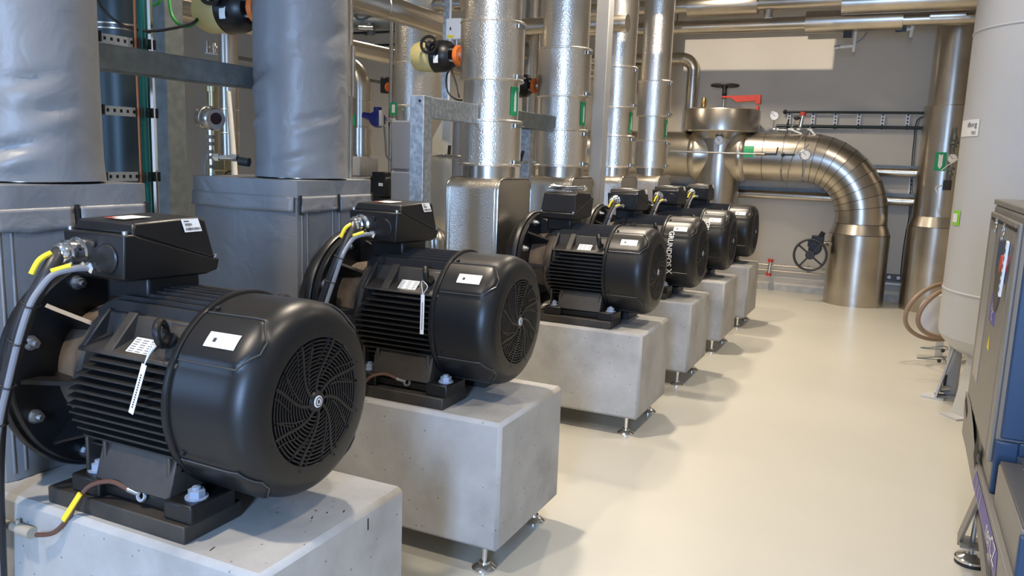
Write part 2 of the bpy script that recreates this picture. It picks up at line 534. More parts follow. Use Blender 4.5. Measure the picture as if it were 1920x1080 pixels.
ZA = 0.334
def qy(p, q, a):      # poly in (y, z), extruded along x
    return (a, p, q)
def make_motor():
    mo = thing('electric_motor', 'nearest black electric motor, filling the lower left of the photo', 'motor', (0, YC[0], H), 'black electric motors on the plinths')
    for s in (-1, 1):
        mb = MB().bx(-0.792, -0.272, s*0.282, s*0.085, 0, 0.047)
        mb.build('mounting_rail', 'black_dusty', mo, bevel=0.004)
    # feet
    for s in (-1, 1):
        mb = MB()
        mb.bx(-0.36, -0.262, s*0.268, s*0.115, 0.047, 0.098)
        mb.bx(-0.71, -0.60, s*0.268, s*0.115, 0.047, 0.098)
        mb.bx(-0.62, -0.34, s*0.245, s*0.115, 0.052, 0.086)
        foot = mb.build('foot', 'black', mo, bevel=0.006)
        web = MB()
        poly = [(s*0.256, 0.09), (s*0.222, 0.205), (s*0.10, 0.225), (s*0.10, 0.09)]
        web.prism(poly, -0.63, -0.352, qy)
        for xx in (-0.68, -0.61, -0.37):
            web.bx(xx-0.006, xx+0.006, s*0.24, s*0.10, 0.085, 0.2)
        web.build('foot_web', 'black_dusty', mo, bevel=0.004)
        for xx in (-0.315, -0.665):
            mb = MB().hexbolt((xx+(0.018 if xx > -0.4 else 0), s*0.215, 0.098), (0, 0, 1), 0.022, 0.022)
            mb.build('foot_bolt', 'boltblue', foot)
    # stator frame with cooling fins
    mb = MB()
    mb.lathe([(0.001, -0.715), (0.185, -0.715), (0.205, -0.70), (0.205, -0.32), (0.001, -0.32)], (0, 0, ZA), (1, 0, 0), 48)
    R = 0.268
    nf = 13
    for s in (-1, 1):
        for k in range(nf):
            dz = -0.178+k*0.0226
            yo = math.sqrt(R*R-(dz*0.92)**2)
            yi = math.sqrt(max(0.19**2-dz*dz, 0.01))
            t0, t1 = 0.0058, 0.0026
            ln = -0.745 + 0.06*(abs(k-5.5)/5.5)**2
            vs = []
            for x in (ln, -0.352):
                vs += [(x, s*yi, ZA+dz-t0), (x, s*yo, ZA+dz-t1), (x, s*yo, ZA+dz+t1), (x, s*yi, ZA+dz+t0)]
            # pointed end towards the flange
            vs[1] = (ln+0.03, vs[1][1], vs[1][2]); vs[2] = (ln+0.03, vs[2][1], vs[2][2])
            mb.add(vs, [(0, 1, 2, 3), (7, 6, 5, 4), (0, 4, 5, 1), (1, 5, 6, 2), (2, 6, 7, 3), (3, 7, 4, 0)])
    for k in range(13):                      # fins on top of the frame
        y = -0.138+k*0.023
        zo = math.sqrt(0.264**2-y*y*0.8)
        vs = []
        for x, h in ((-0.735, zo-0.03), (-0.66, zo), (-0.352, zo)):
            vs += [(x, y-0.005, ZA+0.15), (x, y-0.0028, ZA+h), (x, y+0.0028, ZA+h), (x, y+0.005, ZA+0.15)]
        mb.add(vs, [(0, 1, 2, 3), (11, 10, 9, 8)]+[(j+a, j+4+a, j+4+(a+1) % 4, j+(a+1) % 4) for j in (0, 4) for a in range(4)])
    for k in range(9):                       # fins below
        y = -0.10+k*0.025
        mb.bx(-0.66, -0.33, y-0.003, y+0.003, ZA-0.235, ZA-0.16)
    mb.build('stator_frame', 'frameblack', mo)
    # pocketed shoulders with rating plate and lifting eye
    for s in (-1, 1):
        mb = MB()
        poly = [(s*0.245, ZA+0.108), (s*0.240, ZA+0.118), (s*0.168, ZA+0.142), (s*0.150, ZA+0.20), (s*0.135, ZA+0.205), (s*0.09, ZA+0.16), (s*0.16, ZA+0.09)]
        mb.prism(poly, -0.69, -0.325, qy)
        for xa, xb in ((-0.69, -0.672), (-0.600, -0.565), (-0.345, -0.325)):
            mb.prism([(s*0.240, ZA+0.115), (s*0.150, ZA+0.21), (s*0.12, ZA+0.19), (s*0.18, ZA+0.10)], xa, xb, qy)
        mb.prism([(s*0.225, ZA+0.12), (s*0.16, ZA+0.195), (s*0.12, ZA+0.19), (s*0.18, ZA+0.10)], -0.42, -0.36, qy)
        mb.build('shoulder', 'black_dusty', mo, bevel=0.003)
        n = Vector((0, s*0.75, 0.66)).normalized()
        c = Vector((-0.392, s*0.192, ZA+0.158))
        mb = MB().cyl(c-n*0.012, c+n*0.014, 0.02, n=16)
        mb.torus(c+n*0.044, (0.85, -0.45*s, 0.15), 0.030, 0.0105, 28, 10)
        mb.build('lifting_eye', 'black', mo)
    mb = MB()
    nn = Vector((0, -0.62, 0.78)).normalized()
    uu = Vector((1, 0, 0))
    vv = nn.cross(uu)
    c = Vector((-0.485, -0.205, ZA+0.134))
    a = [c+uu*sx*0.042+vv*sy*0.026+nn*h for h in (0, 0.004) for sx, sy in ((-1, -1), (1, -1), (1, 1), (-1, 1))]
    mb.add(a, [(0, 1, 2, 3), (7, 6, 5, 4), (0, 4, 5, 1), (1, 5, 6, 2), (2, 6, 7, 3), (3, 7, 4, 0)])
    rp = mb.build('rating_plate', 'white', mo)
    rp['label'] = 'silver rating plate with rows of fine print'
    mb = MB()
    for r in range(6):
        for q in range(3):
            cc = c+uu*(-0.028+q*0.028)+vv*(-0.019+r*0.0075)+nn*0.0043
            mb.add([cc+uu*sx*random.uniform(.007, .012)+vv*sy*0.0012 for sx, sy in ((-1, -1), (1, -1), (1, 1), (-1, 1))], [(0, 1, 2, 3)])
    mb.build('print', 'ink', rp)
    # drive end bell, flange, gussets
    mb = MB()
    mb.lathe([(0.001, -0.70), (0.232, -0.70), (0.236, -0.715), (0.226, -0.74), (0.20, -0.76), (0.19, -0.80), (0.18, -0.87), (0.001, -0.87)], (0, 0, ZA), (1, 0, 0), 48)
    mb.build('end_bell', 'dust', mo)
    mb = MB()
    mb.lathe([(0.001, -0.868), (0.309, -0.868), (0.313, -0.872), (0.313, -0.892), (0.309, -0.896), (0.001, -0.896)], (0, 0, ZA), (1, 0, 0), 72)
    for k in range(8):
        a = PI/8+k*PI/4+PI/8
        ca, sa = math.cos(a), math.sin(a)
        px = Vector((0, -sa, ca))
        rd = Vector((0, ca, sa))
        vs = []
        for t in (-0.006, 0.006):
            for x, r in ((-0.87, 0.29), (-0.845, 0.275), (-0.735, 0.225), (-0.735, 0.15), (-0.87, 0.15)):
                vs.append(Vector((x, 0, ZA))+rd*r+px*t)
        mb.add(vs, [(0, 1, 2, 3, 4), (9, 8, 7, 6, 5)]+[(i, (i+1) % 5, 5+(i+1) % 5, 5+i) for i in range(5)])
    fl = mb.build('flange', 'black', mo)
    mb = MB()
    mb.lathe([(0.30, -0.896), (0.321, -0.896), (0.325, -0.902), (0.325, -0.925), (0.30, -0.945), (0.27, -0.992), (0.001, -0.992)], (0, 0, ZA), (1, 0, 0), 72)
    mb.build('motor_stool', 'black', mo)
    for k in range(8):
        a = PI/8+k*PI/4
        mb = MB().hexbolt((-0.868, 0.277*math.cos(a), ZA+0.277*math.sin(a)), (1, 0, 0), 0.0155, 0.024)
        mb.build('flange_bolt', 'bolt', fl)
    # fan cover
    def panel(r, x, a):
        # four raised panels with a pointed end on the rounded shoulder
        a = a % (PI/2)
        d = abs(a-PI/4)
        xe = -0.100-0.035*max(0.0, (d-math.radians(4))/math.radians(12))
        k = 1.0
        k *= min(1, max(0, (math.radians(16.2)-d)/math.radians(0.9)))
        k *= min(1, max(0, (xe-x)/0.006))
        k *= min(1, max(0, (x+0.332)/0.004))
        return r+0.007*k
    prof = [(0.262, -0.350), (0.272, -0.350), (0.274, -0.346), (0.274, -0.334), (0.270, -0.331), (0.264, -0.330)]
    for x in [-0.326, -0.322, -0.28, -0.24, -0.20, -0.165]:
        prof.append((0.264+0.002*(x+0.33)/0.13, x))
    for k in range(1, 19):
        t = k/18*PI/2
        prof.append((0.206+0.060*math.cos(t)**1.05 if k < 18 else 0.206, -0.155+0.073*math.sin(t)**1.0))
    prof += [(0.196, -0.080), (0.174, -0.080), (0.171, -0.083), (0.171, -0.115)]
    mb = MB().lathe(prof, (0, 0, ZA), (1, 0, 0), 160, fn=panel)
    cv = mb.build('fan_cover', 'cover', mo, ang=28)
    def prof_r(x):
        pts = sorted((h, r) for r, h in prof if -0.33 <= h <= -0.0805 and r > 0.2)
        for (h0, r0), (h1, r1) in zip(pts, pts[1:]):
            if h0 <= x <= h1:
                return r0+(r1-r0)*(x-h0)/max(1e-6, h1-h0)
        return pts[-1][1]
    for q in range(4):                      # added lighter beads stand in for highlights along the panel edges
        outline = []
        for t in range(15):
            outline.append((-0.325+0.19*t/14, -15.9))
        for t in range(1, 11):
            outline.append((-0.135+0.035*t/10, -15.9+11.9*t/10))
        for t in range(1, 5):
            outline.append((-0.100, -4+8*t/4))
        for t in range(1, 11):
            outline.append((-0.100-0.035*t/10, 4+11.9*t/10))
        for t in range(1, 15):
            outline.append((-0.135-0.19*t/14, 15.9))
        pts = []
        for x, da in outline:
            a = PI/4+q*PI/2+math.radians(da)
            r = prof_r(x)+0.0052
            pts.append((x, r*math.cos(a), ZA+r*math.sin(a)))
        MB().tube(pts, 0.0024, 6).build('highlight_bead', 'bead', cv)
    mb = MB().lathe([(0.001, -0.112), (0.172, -0.112)], (0, 0, ZA), (1, 0, 0), 48)
    for k in range(9):
        a = k*2*PI/9
        rd = Vector((0, math.cos(a), math.sin(a)))
        mb.bar(Vector((-0.108, 0, ZA))+rd*0.04, Vector((-0.108, 0, ZA))+rd*0.16, 0.004, 0.02, (1, 0, 0))
    mb.build('fan', 'void', mo)
    mb = MB()
    for k in range(13):
        r = 0.042+k*0.0102
        mb.lathe([(r-0.0021, -0.080), (r+0.0021, -0.080), (r+0.0021, -0.087), (r-0.0021, -0.087)], (0, 0, ZA), (1, 0, 0), 72, close=True)
    def spoke(a0, r0, r1, wd, tw):
        pts = []
        for j in range(15):
            t = j/14
            r = r0+(r1-r0)*t
            a = a0+tw*math.sin(t*PI/2)**1.0
            pts.append((r, a))
        vs = []
        for r, a in pts:
            da = wd/2/max(r, 0.02)
            for x in (-0.0785, -0.087):
                for s in (-1, 1):
                    vs.append((x, r*math.cos(a+s*da), ZA+r*math.sin(a+s*da)))
        fs = []
        for j in range(14):
            b = j*4
            fs += [(b, b+4, b+5, b+1), (b+2, b+3, b+7, b+6), (b, b+2, b+6, b+4), (b+1, b+5, b+7, b+3)]
        mb.add(vs, fs)
    for k in range(8):
        spoke(k*PI/4+0.2, 0.026, 0.173, 0.0085, -0.62)
        spoke(k*PI/4+0.2+PI/8, 0.06, 0.173, 0.0045, -0.5)
        spoke(k*PI/4+0.2+PI/16, 0.105, 0.173, 0.0035, -0.3)
        spoke(k*PI/4+0.2+3*PI/16, 0.105, 0.173, 0.0035, -0.3)
    mb.lathe([(0.001, -0.0775), (0.026, -0.0775), (0.031, -0.083), (0.031, -0.089), (0.001, -0.089)], (0, 0, ZA), (1, 0, 0), 32)
    gr = mb.build('fan_grille', 'black', mo)
    mb = MB().lathe([(0.001, -0.0755), (0.0155, -0.0755), (0.0165, -0.0775)], (0, 0, ZA), (1, 0, 0), 28)
    mb.build('hub_badge', 'whiteplastic', gr)
    mb = MB().lathe([(0.0095, -0.0752), (0.0125, -0.0752)], (0, 0, ZA), (1, 0, 0), 28)
    mb.bx(-0.0752, -0.0751, -0.004, 0.004, ZA-0.005, ZA+0.005)
    mb.build('badge_print', 'ink', gr)
    for k in range(4):
        a = PI/4*0.55+k*PI/2
        c = Vector((-0.312, 0.264*math.cos(a), ZA+0.264*math.sin(a)))
        rd = Vector((0, math.cos(a), math.sin(a)))
        MB().cyl(c, c+rd*0.008, 0.007, n=12).build('cover_screw', 'void', cv)
    for k in range(8):
        a = PI/8+k*PI/4
        MB().cyl((-0.081, 0.187*math.cos(a), ZA+0.187*math.sin(a)), (-0.079, 0.187*math.cos(a), ZA+0.187*math.sin(a)), 0.004, n=8).build('cover_screw', 'void', cv)
    # white sticker on the cover
    def patch(x0, x1, a0, a1, h, n=8, k=6):
        vs = []
        for j in range(n+1):
            a = a0+(a1-a0)*j/n
            for i in range(k+1):
                x = x0+(x1-x0)*i/k
                r = prof_r(x)+h
                vs.append((x, r*math.cos(a), ZA+r*math.sin(a)))
        return MB().add(vs, [(j*(k+1)+i, j*(k+1)+i+1, (j+1)*(k+1)+i+1, (j+1)*(k+1)+i) for j in range(n) for i in range(k)])
    A = math.radians
    st = patch(-0.262, -0.160, A(132.5), A(141.5), 0.0092).build('cover_sticker', 'white', cv)
    st['label'] = 'nearly blank white sticker on the fan cover'
    patch(-0.240, -0.229, A(136), A(138.5), 0.0096, 2, 2).build('sticker_mark', 'ink', st)
    return mo
motor = make_motor()

def make_tbox():
    """terminal box in motor coordinates, gland side towards -y"""
    xa, xb = -0.785, -0.545
    tb = MB()
    pr = [(-0.20, 0.757), (-0.20, 0.640), (-0.185, 0.632), (0.085, 0.622), (0.128, 0.632), (0.132, 0.668), (0.112, 0.669), (-0.155, 0.752), (-0.165, 0.757)]
    pr = [(p, q-0.0) for p, q in pr]
    xm = (xa+xb)/2
    def q1(p, q, a):
        k = 1.0 - 0.10*max(0, (0.70-q)/0.08)
        return (xm+(a-xm)*k, p, q)
    tb.prism(pr, xa, xb, q1)
    box = tb.build('terminal_box', 'black', None, bevel=0.006)
    nk = MB()
    nk.bx(xm-0.082, xm+0.082, -0.10, 0.085, 0.555, 0.635)
    nk.build('neck', 'black', box, bevel=0.01)
    ld = MB()
    lp = [(-0.172, 0.757), (-0.160, 0.786), (0.060, 0.792), (0.085, 0.782), (0.110, 0.668), (-0.155, 0.751)]
    def q2(p, q, a):
        k = 1.0-0.10*max(0, (q-0.76)/0.03)
        return (xm+(a-xm)*0.985*k, p, q)
    ld.prism(lp, xa, xb, q2)
    lid = ld.build('lid', 'black', box, bevel=0.006)
    for p, q in ((-0.186, 0.757), (0.121, 0.669)):
        for x in (xa+0.014, xb-0.014):
            MB().cyl((x, p, q), (x, p, q+0.009), 0.0075, n=12).build('lid_screw', 'bolt', lid)
    # stickers
    mb = MB()
    k = 0.9
    def sidept(p, q, h):
        kk = 1.0-0.10*max(0, (q-0.76)/0.03)
        return (xm+(xb-xm)*0.985*kk+h, p, q)
    mb.add([sidept(0.000, 0.752, .0012), sidept(0.062, 0.752, .0012), sidept(0.058, 0.788, .0012), sidept(-0.004, 0.788, .0012)], [(0, 1, 2, 3)])
    s1 = mb.build('side_sticker', 'white', lid)
    s1['label'] = 'white data sticker with bar codes'
    mb = MB()
    random.seed(3)
    for z0, z1, n, e in ((0.769, 0.776, 14, 0.026), (0.7565, 0.764, 22, 0.052)):
        for j in range(n):
            y = 0.0045+j*e/n
            wv = e/n*random.choice((.35, .55, .8))
            mb.add([sidept(y, z0, .0018), sidept(y+wv, z0, .0018), sidept(y+wv, z1, .0018), sidept(y, z1, .0018)], [(0, 1, 2, 3)])
    for z in (0.7805,):
        mb.add([sidept(0.003, z, .0018), sidept(0.022, z, .0018), sidept(0.022, z+.003, .0018), sidept(0.003, z+.003, .0018)], [(0, 1, 2, 3)])
    mb.build('bar_code', 'ink', s1)
    mb = MB().add([(xm-0.045, -0.13, 0.7905), (xm+0.035, -0.13, 0.7905), (xm+0.035, -0.04, 0.7925), (xm-0.045, -0.04, 0.7925)], [(0, 1, 2, 3)])
    s2 = mb.build('top_sticker', 'white', lid)
    s2['label'] = 'white and red warning sticker on the lid'
    MB().add([(xm-0.045, -0.13, 0.791), (xm-0.01, -0.13, 0.791), (xm-0.01, -0.11, 0.7915), (xm-0.045, -0.11, 0.7915)], [(0, 1, 2, 3)]).build('red_patch', 'red', s2)
    # glands and plugs
    g = Vector((-0.722, -0.20, 0.700))
    mb = MB().lathe([(0.001, 0), (0.042, 0), (0.042, 0.006), (0.034, 0.010), (0.034, 0.028), (0.036, 0.029), (0.036, 0.040), (0.030, 0.043), (0.030, 0.052), (0.026, 0.062), (0.021, 0.066), (0.001, 0.066)], g, (0, -1, 0), 24)
    mb.build('cable_gland', 'chrome', box)
    g2 = Vector((-0.655, -0.20, 0.665))
    mb = MB().lathe([(0.001, 0), (0.015, 0), (0.015, 0.012), (0.017, 0.013), (0.017, 0.024), (0.011, 0.030), (0.001, 0.030)], g2, (0, -1, 0), 6)
    mb.build('cable_gland', 'chrome', box)
    mb = MB().lathe([(0.001, 0.006), (0.036, 0.006), (0.040, 0.003), (0.040, 0)], (-0.612, -0.20, 0.692), (0, -1, 0), 32)
    mb.lathe([(0.001, 0.006), (0.009, 0.006), (0.011, 0)], (-0.662, -0.20, 0.727), (0, -1, 0), 16)
    mb.build('blanking_plug', 'black', box)
    return box
box0 = make_tbox()
random.seed(11)
def motor_cables(mo, dy=0.0):
    pw = MB().tube([(-0.722, -0.262, 0.700), (-0.708, -0.285, 0.680), (-0.708, -0.313, 0.640), (-0.726, -0.34, 0.578), (-0.759, -0.36, 0.479), (-0.801, -0.37, 0.36), (-0.835, -0.375, 0.252), (-0.87, -0.37, 0.105), (-0.90, -0.36, -0.08), (-0.93, -0.35, -0.36)], 0.0195, 14, 8)
    c1 = pw.build('power_cable', 'cable', mo)
    sc = MB().tube([(-0.655, -0.228, 0.665), (-0.662, -0.265, 0.666), (-0.680, -0.305, 0.655), (-0.693, -0.335, 0.62), (-0.700, -0.362, 0.576), (-0.722, -0.382, 0.487), (-0.757, -0.39, 0.384), (-0.795, -0.395, 0.278), (-0.835, -0.39, 0.166), (-0.88, -0.37, 0.0), (-0.92, -0.355, -0.36)], 0.0085, 10, 8)
    c2 = sc.build('sensor_cable', 'greycable', mo)
    c2['label'] = 'thin grey sensor cable'
    MB().tube([(-0.712, -0.288, 0.706), (-0.716, -0.318, 0.690), (-0.724, -0.336, 0.655)], 0.0075, 8, 5).build('cable_marker', 'yellow', c1)
    MB().tube([(-0.662, -0.270, 0.675), (-0.684, -0.31, 0.662)], 0.0075, 8, 3).build('cable_marker', 'yellow', c2)
    for a, b in (((-0.726, -0.34, 0.578), (-0.700, -0.362, 0.576)), ((-0.759, -0.36, 0.479), (-0.725, -0.383, 0.479)), ((-0.801, -0.37, 0.36), (-0.766, -0.391, 0.36)), ((-0.835, -0.375, 0.252), (-0.803, -0.394, 0.255))):
        a, b = Vector(a), Vector(b)
        m_ = MB()
        m_.torus(a, (0.25, 0.2, 1), 0.0215, 0.0025, 18, 6)
        m_.torus(b, (0.25, 0.2, 1), 0.0105, 0.0025, 14, 6)
        m_.box((a+b)/2, (0.012, 0.012, 0.009))
        m_.build('cable_tie', 'rubber', c1)
    return c1
motors = [motor]
MX = (0, 0, 0.065, 0.065, 0.065, 0.065)
ML = [None, 'second black motor from the camera, white tag hanging from its lifting eye',
      'third black motor from the camera, its terminal box topped with papers',
      'fourth black motor from the camera, large white lettering on its fan cover',
      'fifth black motor, its fan cover lettering partly hidden by the fourth motor',
      'sixth and farthest black motor, nearest the back wall']
for i in range(1, 6):
    c = copy_tree(motor)
    c.location = (MX[i], YC[i], H)
    c['label'] = ML[i]
    motors.append(c)
    p = copy_tree(plinth)
    p.location = (0, YC[i], 0)
    p['label'] = PL_LAB[i]
for x, y, L, an in ((-0.100, 0.00, 0.022, 0.5), (-0.085, 0.045, 0.012, 0.3), (-0.05, 0.075, 0.020, 0.4), (-0.12, 0.04, 0.009, 1.2), (-0.20, -0.26, 0.03, 0.2)):
    MB().box((x, y, H+0.0004), (0.003, L*.7, 0.0008), Matrix.Rotation(an, 3, 'Z')).build('paint_fleck', 'void', plinth)
MB().box((0.0004, 0.12, H-0.045), (0.0008, 0.005, 0.035)).build('dark_scrape', 'void', plinth)
# terminal boxes: the third motor carries its box turned round
boxes = [box0]
for i in range(1, 6):
    boxes.append(copy_tree(box0))
for i, b in enumerate(boxes):
    b.parent = motors[i]
    if i == 2:
        b.location = (-0.665*2-0.03, -0.04, 0)
        b.rotation_euler = (0, 0, PI)
motor_cables(motors[0])
for i in (1, 3, 4, 5):
    for ch in [c for c in motors[0].children if c.name.startswith(('power_cable', 'sensor_cable'))]:
        copy_tree(ch, motors[i])
# lettering round the covers of the fourth and fifth motor
def cover_text(mo):
    r = 0.2765
    out = MB()
    for word, size, d0, d1 in (('GRUNDFOS', 0.056, 142.5, 198), ('X', 0.066, 201, 212)):
        raw = text_mb(word, size, lambda u, v: (u, v, 0), 0.0012)
        us = [p[0] for p in raw.v]
        u0, u1 = min(us), max(us)
        vs = []
        for u, v, _ in raw.v:
            a = math.radians(d0+(d1-d0)*(u-u0)/(u1-u0))
            vs.append((-0.268+v*0.95, r*math.cos(a), ZA+r*math.sin(a)))
        out.add(vs, raw.f)
    return out.build('cover_lettering', 'white', mo)
cl = cover_text(motors[3])
c = cl.copy(); COL.objects.link(c); c.parent = motors[4]
# papers on the third terminal box
mb = MB()
for k in range(3):
    n = 8
    vs = []
    rot = Matrix.Rotation(0.25*k-0.2, 3, 'Z')
    for i in range(n+1):
        for j in range(n+1):
            q = rot @ Vector(((i/n-.5)*0.21, (j/n-.5)*0.15, 0))
            vs.append((-0.63+q.x, YC[2]+0.005+q.y, H+0.800+k*0.006+0.017*abs(noise.noise((i*.45, j*.45, k*3.)))+0.012*((i/n-.5)**2+(j/n-.5)**2)*(k+1)))
    mb.add(vs, [(i*(n+1)+j, (i+1)*(n+1)+j, (i+1)*(n+1)+j+1, i*(n+1)+j+1) for i in range(n) for j in range(n)])
single(mb, 'paper_sheets', 'paper', 'crumpled white papers lying on the terminal box of the third motor', 'papers')
# white tags on the lifting eyes
for i, lab in ((0, 'white printed tag hanging from the lifting eye of the nearest motor'), (1, 'white printed tag hanging from the lifting eye of the second motor')):
    t = T('hanging_tag', lab, 'tag', (-0.40, YC[i]-0.265, H+0.25), 'white tags on the lifting eyes')
    y = YC[i]-0.285
    top = Vector((-0.375, y+0.02, H+ZA+0.165))
    if i == 0:
        a, b = Vector((-0.392, y+0.005, H+ZA+0.118)), Vector((-0.432, y-0.008, H+ZA-0.012))
    else:
        a, b = Vector((-0.372, y+0.005, H+ZA+0.12)), Vector((-0.366, y-0.008, H+ZA-0.035))
    m_ = MB().bar(a, b, 0.0165, 0.0012, (0, -1, 0))
    tg = t.part(m_, 'tag', 'white')
    m_ = MB()
    d = (b-a)
    for k in range(14):
        c = a+d*(0.2+k*0.05)+Vector((0, -0.0012, 0))
        m_.bar(c, c+d*0.03, 0.004, 0.0006, (0, -1, 0))
    t.part(m_, 'print', 'ink', parent=tg)
    t.part(MB().tube([a, a+Vector((0.02, 0.0, 0.03)), top+Vector((0.01, -0.01, -0.0)), top+Vector((-0.02, 0.012, 0.0)), a], 0.0015, 6, 6), 'string', 'whiteplastic')
# earth cables with yellow markers
for i in (0, 1):
    y = YC[i]
    t = T('earth_cable', ('brown earth cable with yellow marker on the nearest motor foot', 'brown earth cable with yellow marker on the second motor foot')[i], 'cable', (-0.72, y-0.3, H), 'earth cables on the motor feet')
    pts = [(-0.505, y-0.252, H+0.088), (-0.56, y-0.262, H+0.102), (-0.615, y-0.283, H+0.085), (-0.645, y-0.300, H+0.04), (-0.672, y-0.310, H-0.01), (-0.715, y-0.325, H-0.055), (-0.775, y-0.333, H-0.072)]
    cb = t.part(MB().tube(pts, 0.0065, 8, 6), 'wire', 'browncable')
    m_ = MB().cyl(pts[0], Vector(pts[0])+Vector((0.035, 0.004, -0.006)), 0.0075, n=10)
    m_.torus(Vector(pts[0])+Vector((0.047, 0.002, -0.008)), (0, -1, 0.3), 0.013, 0.005, 18, 6)
    t.part(m_, 'cable_lug', 'bolt')
    t.part(MB().bar((-0.628, y-0.302, H+0.068), (-0.678, y-0.320, H-0.012), 0.014, 0.005, (0, -1, 0)), 'marker', 'yellow')
t = T('conduit', 'beige conduit end on the side of the nearest plinth', 'conduit', (-0.95, YC[0]-0.33, H-0.1), None)
m_ = MB().cyl((-1.5, YC[0]-0.325, H-0.078), (-0.83, YC[0]-0.325, H-0.078), 0.012, n=14)
t.part(m_, 'tube', 'conduit')
m_ = MB().cyl((-0.86, YC[0]-0.325, H-0.078), (-0.805, YC[0]-0.325, H-0.078), 0.0165, n=16)
m_.cyl((-0.865, YC[0]-0.325, H-0.078), (-0.865, YC[0]-0.325, H-0.052), 0.006, n=8)
t.part(m_, 'end_fitting', 'conduit')

# ------------------------------------------------------------------ pumps: fabric jackets (1, 2) and metal enclosures (3 - 6)
def wavy_box(x0, x1, y0, y1, z0, z1, amp, seed, n=14, rr=0.03):
    """box of cloth with soft corners and shallow wrinkles"""
    mb = MB()
    cx, cy = (x0+x1)/2, (y0+y1)/2
    hx, hy = (x1-x0)/2, (y1-y0)/2
    pts = []
    def rr_pt(t):
        # rounded rectangle outline, t in 0..4
        s = int(t) % 4
        f = t-int(t)
        c = [(-hx, -hy), (hx, -hy), (hx, hy), (-hx, hy)]
        a, b = c[s], c[(s+1) % 4]
        return a[0]+(b[0]-a[0])*f, a[1]+(b[1]-a[1])*f
    N = n*4
    nz = n
    for k in range(nz+1):
        z = z0+(z1-z0)*k/nz
        for j in range(N):
            px, py = rr_pt(j/n)
            # soften corners
            qx = max(-hx+rr, min(hx-rr, px)); qy_ = max(-hy+rr, min(hy-rr, py))
            d = Vector((px-qx, py-qy_))
            if d.length > rr:
                d = d.normalized()*rr
            px, py = qx+d.x, qy_+d.y
            nrm = Vector((px/hx, py/hy)).normalized()
            h = amp*(noise.noise((px*5+seed, py*5, z*4))+0.6*noise.noise((px*11+seed, py*11, z*13)))
            pts.append((cx+px+nrm.x*h, cy+py+nrm.y*h, z))
    mb.add(pts, [(k*N+j, k*N+(j+1) % N, (k+1)*N+(j+1) % N, (k+1)*N+j) for k in range(nz) for j in range(N)])
    top = len(mb.v)
    mb.add([(cx, cy, z1+0.006)], [])
    mb.f += [(nz*N+j, nz*N+(j+1) % N, top) for j in range(N)]
    return mb
def fabric_pump(i, lab):
    y = YC[i]
    xa, xb, ya, yb = -1.60, -1.0, y-0.268, y+0.262
    t = T('pump_jacket', lab, 'insulation jacket', (-1.3, y, H), 'grey fabric jackets round the two nearest pumps')
    t.part(wavy_box(xa, xb, ya, yb, H+0.002, 1.47, 0.004, 3.3*i+1), 'body', 'fabric')
    cap = t.part(wavy_box(xa-0.006, xb+0.006, ya-0.006, yb+0.006, 1.43, 1.502, 0.003, 5.1*i+2, rr=0.035), 'cap', 'fabric', ang=50)
    # skirt flaps hanging from the cap, split at the corners and at the middle
    gaps = 0.012
    def flap(p0, p1, nrm, s):
        n = 12
        vs = []
        for k in range(7):
            z = 1.436-0.066*k/6
            for j in range(n+1):
                f = j/n
                o = 0.010+0.004*(k/6)+0.006*noise.noise((f*6+s, k*.7, s))*(k/6)
                vs.append((p0[0]+(p1[0]-p0[0])*f+nrm[0]*o, p0[1]+(p1[1]-p0[1])*f+nrm[1]*o, z+(0.004*math.sin(f*5+s) if k == 6 else 0)))
        m_ = MB().add(vs, [(k*(n+1)+j, k*(n+1)+j+1, (k+1)*(n+1)+j+1, (k+1)*(n+1)+j) for k in range(6) for j in range(n)])
        f_ = t.part(m_, 'flap', 'fabric')
        so = f_.modifiers.new('thickness', 'SOLIDIFY')
        so.thickness = 0.006
    flap((xa+gaps, ya), (xb-gaps, ya), (0, -1), 1.0+i)
    flap((xb, ya+gaps), (xb, y-0.014), (1, 0), 2.0+i)
    flap((xb, y+0.010), (xb, yb-gaps), (1, 0), 3.0+i)
    # hook and loop strips and seams on the body
    m_ = MB()
    for yy in (ya+0.028, ya+0.062, y-0.035, y+0.012):
        m_.bx(xb-0.003, xb+0.005, yy-0.004, yy+0.004, 0.66, 1.37)
    t.part(m_, 'seam', 'fabric', bevel=0.003)
    m_ = MB()
    for yy in (ya+0.010, y-0.003, yb-0.012):
        m_.bx(xb+0.004, xb+0.0125, yy-0.0055, yy+0.0055, 1.36, 1.442)
    t.part(m_, 'closing_strap', 'rubber')
    return t
fabric_pump(0, 'grey fabric jacket over the nearest pump, behind the nearest motor')
fabric_pump(1, 'grey fabric jacket over the second pump, lit blue by daylight')
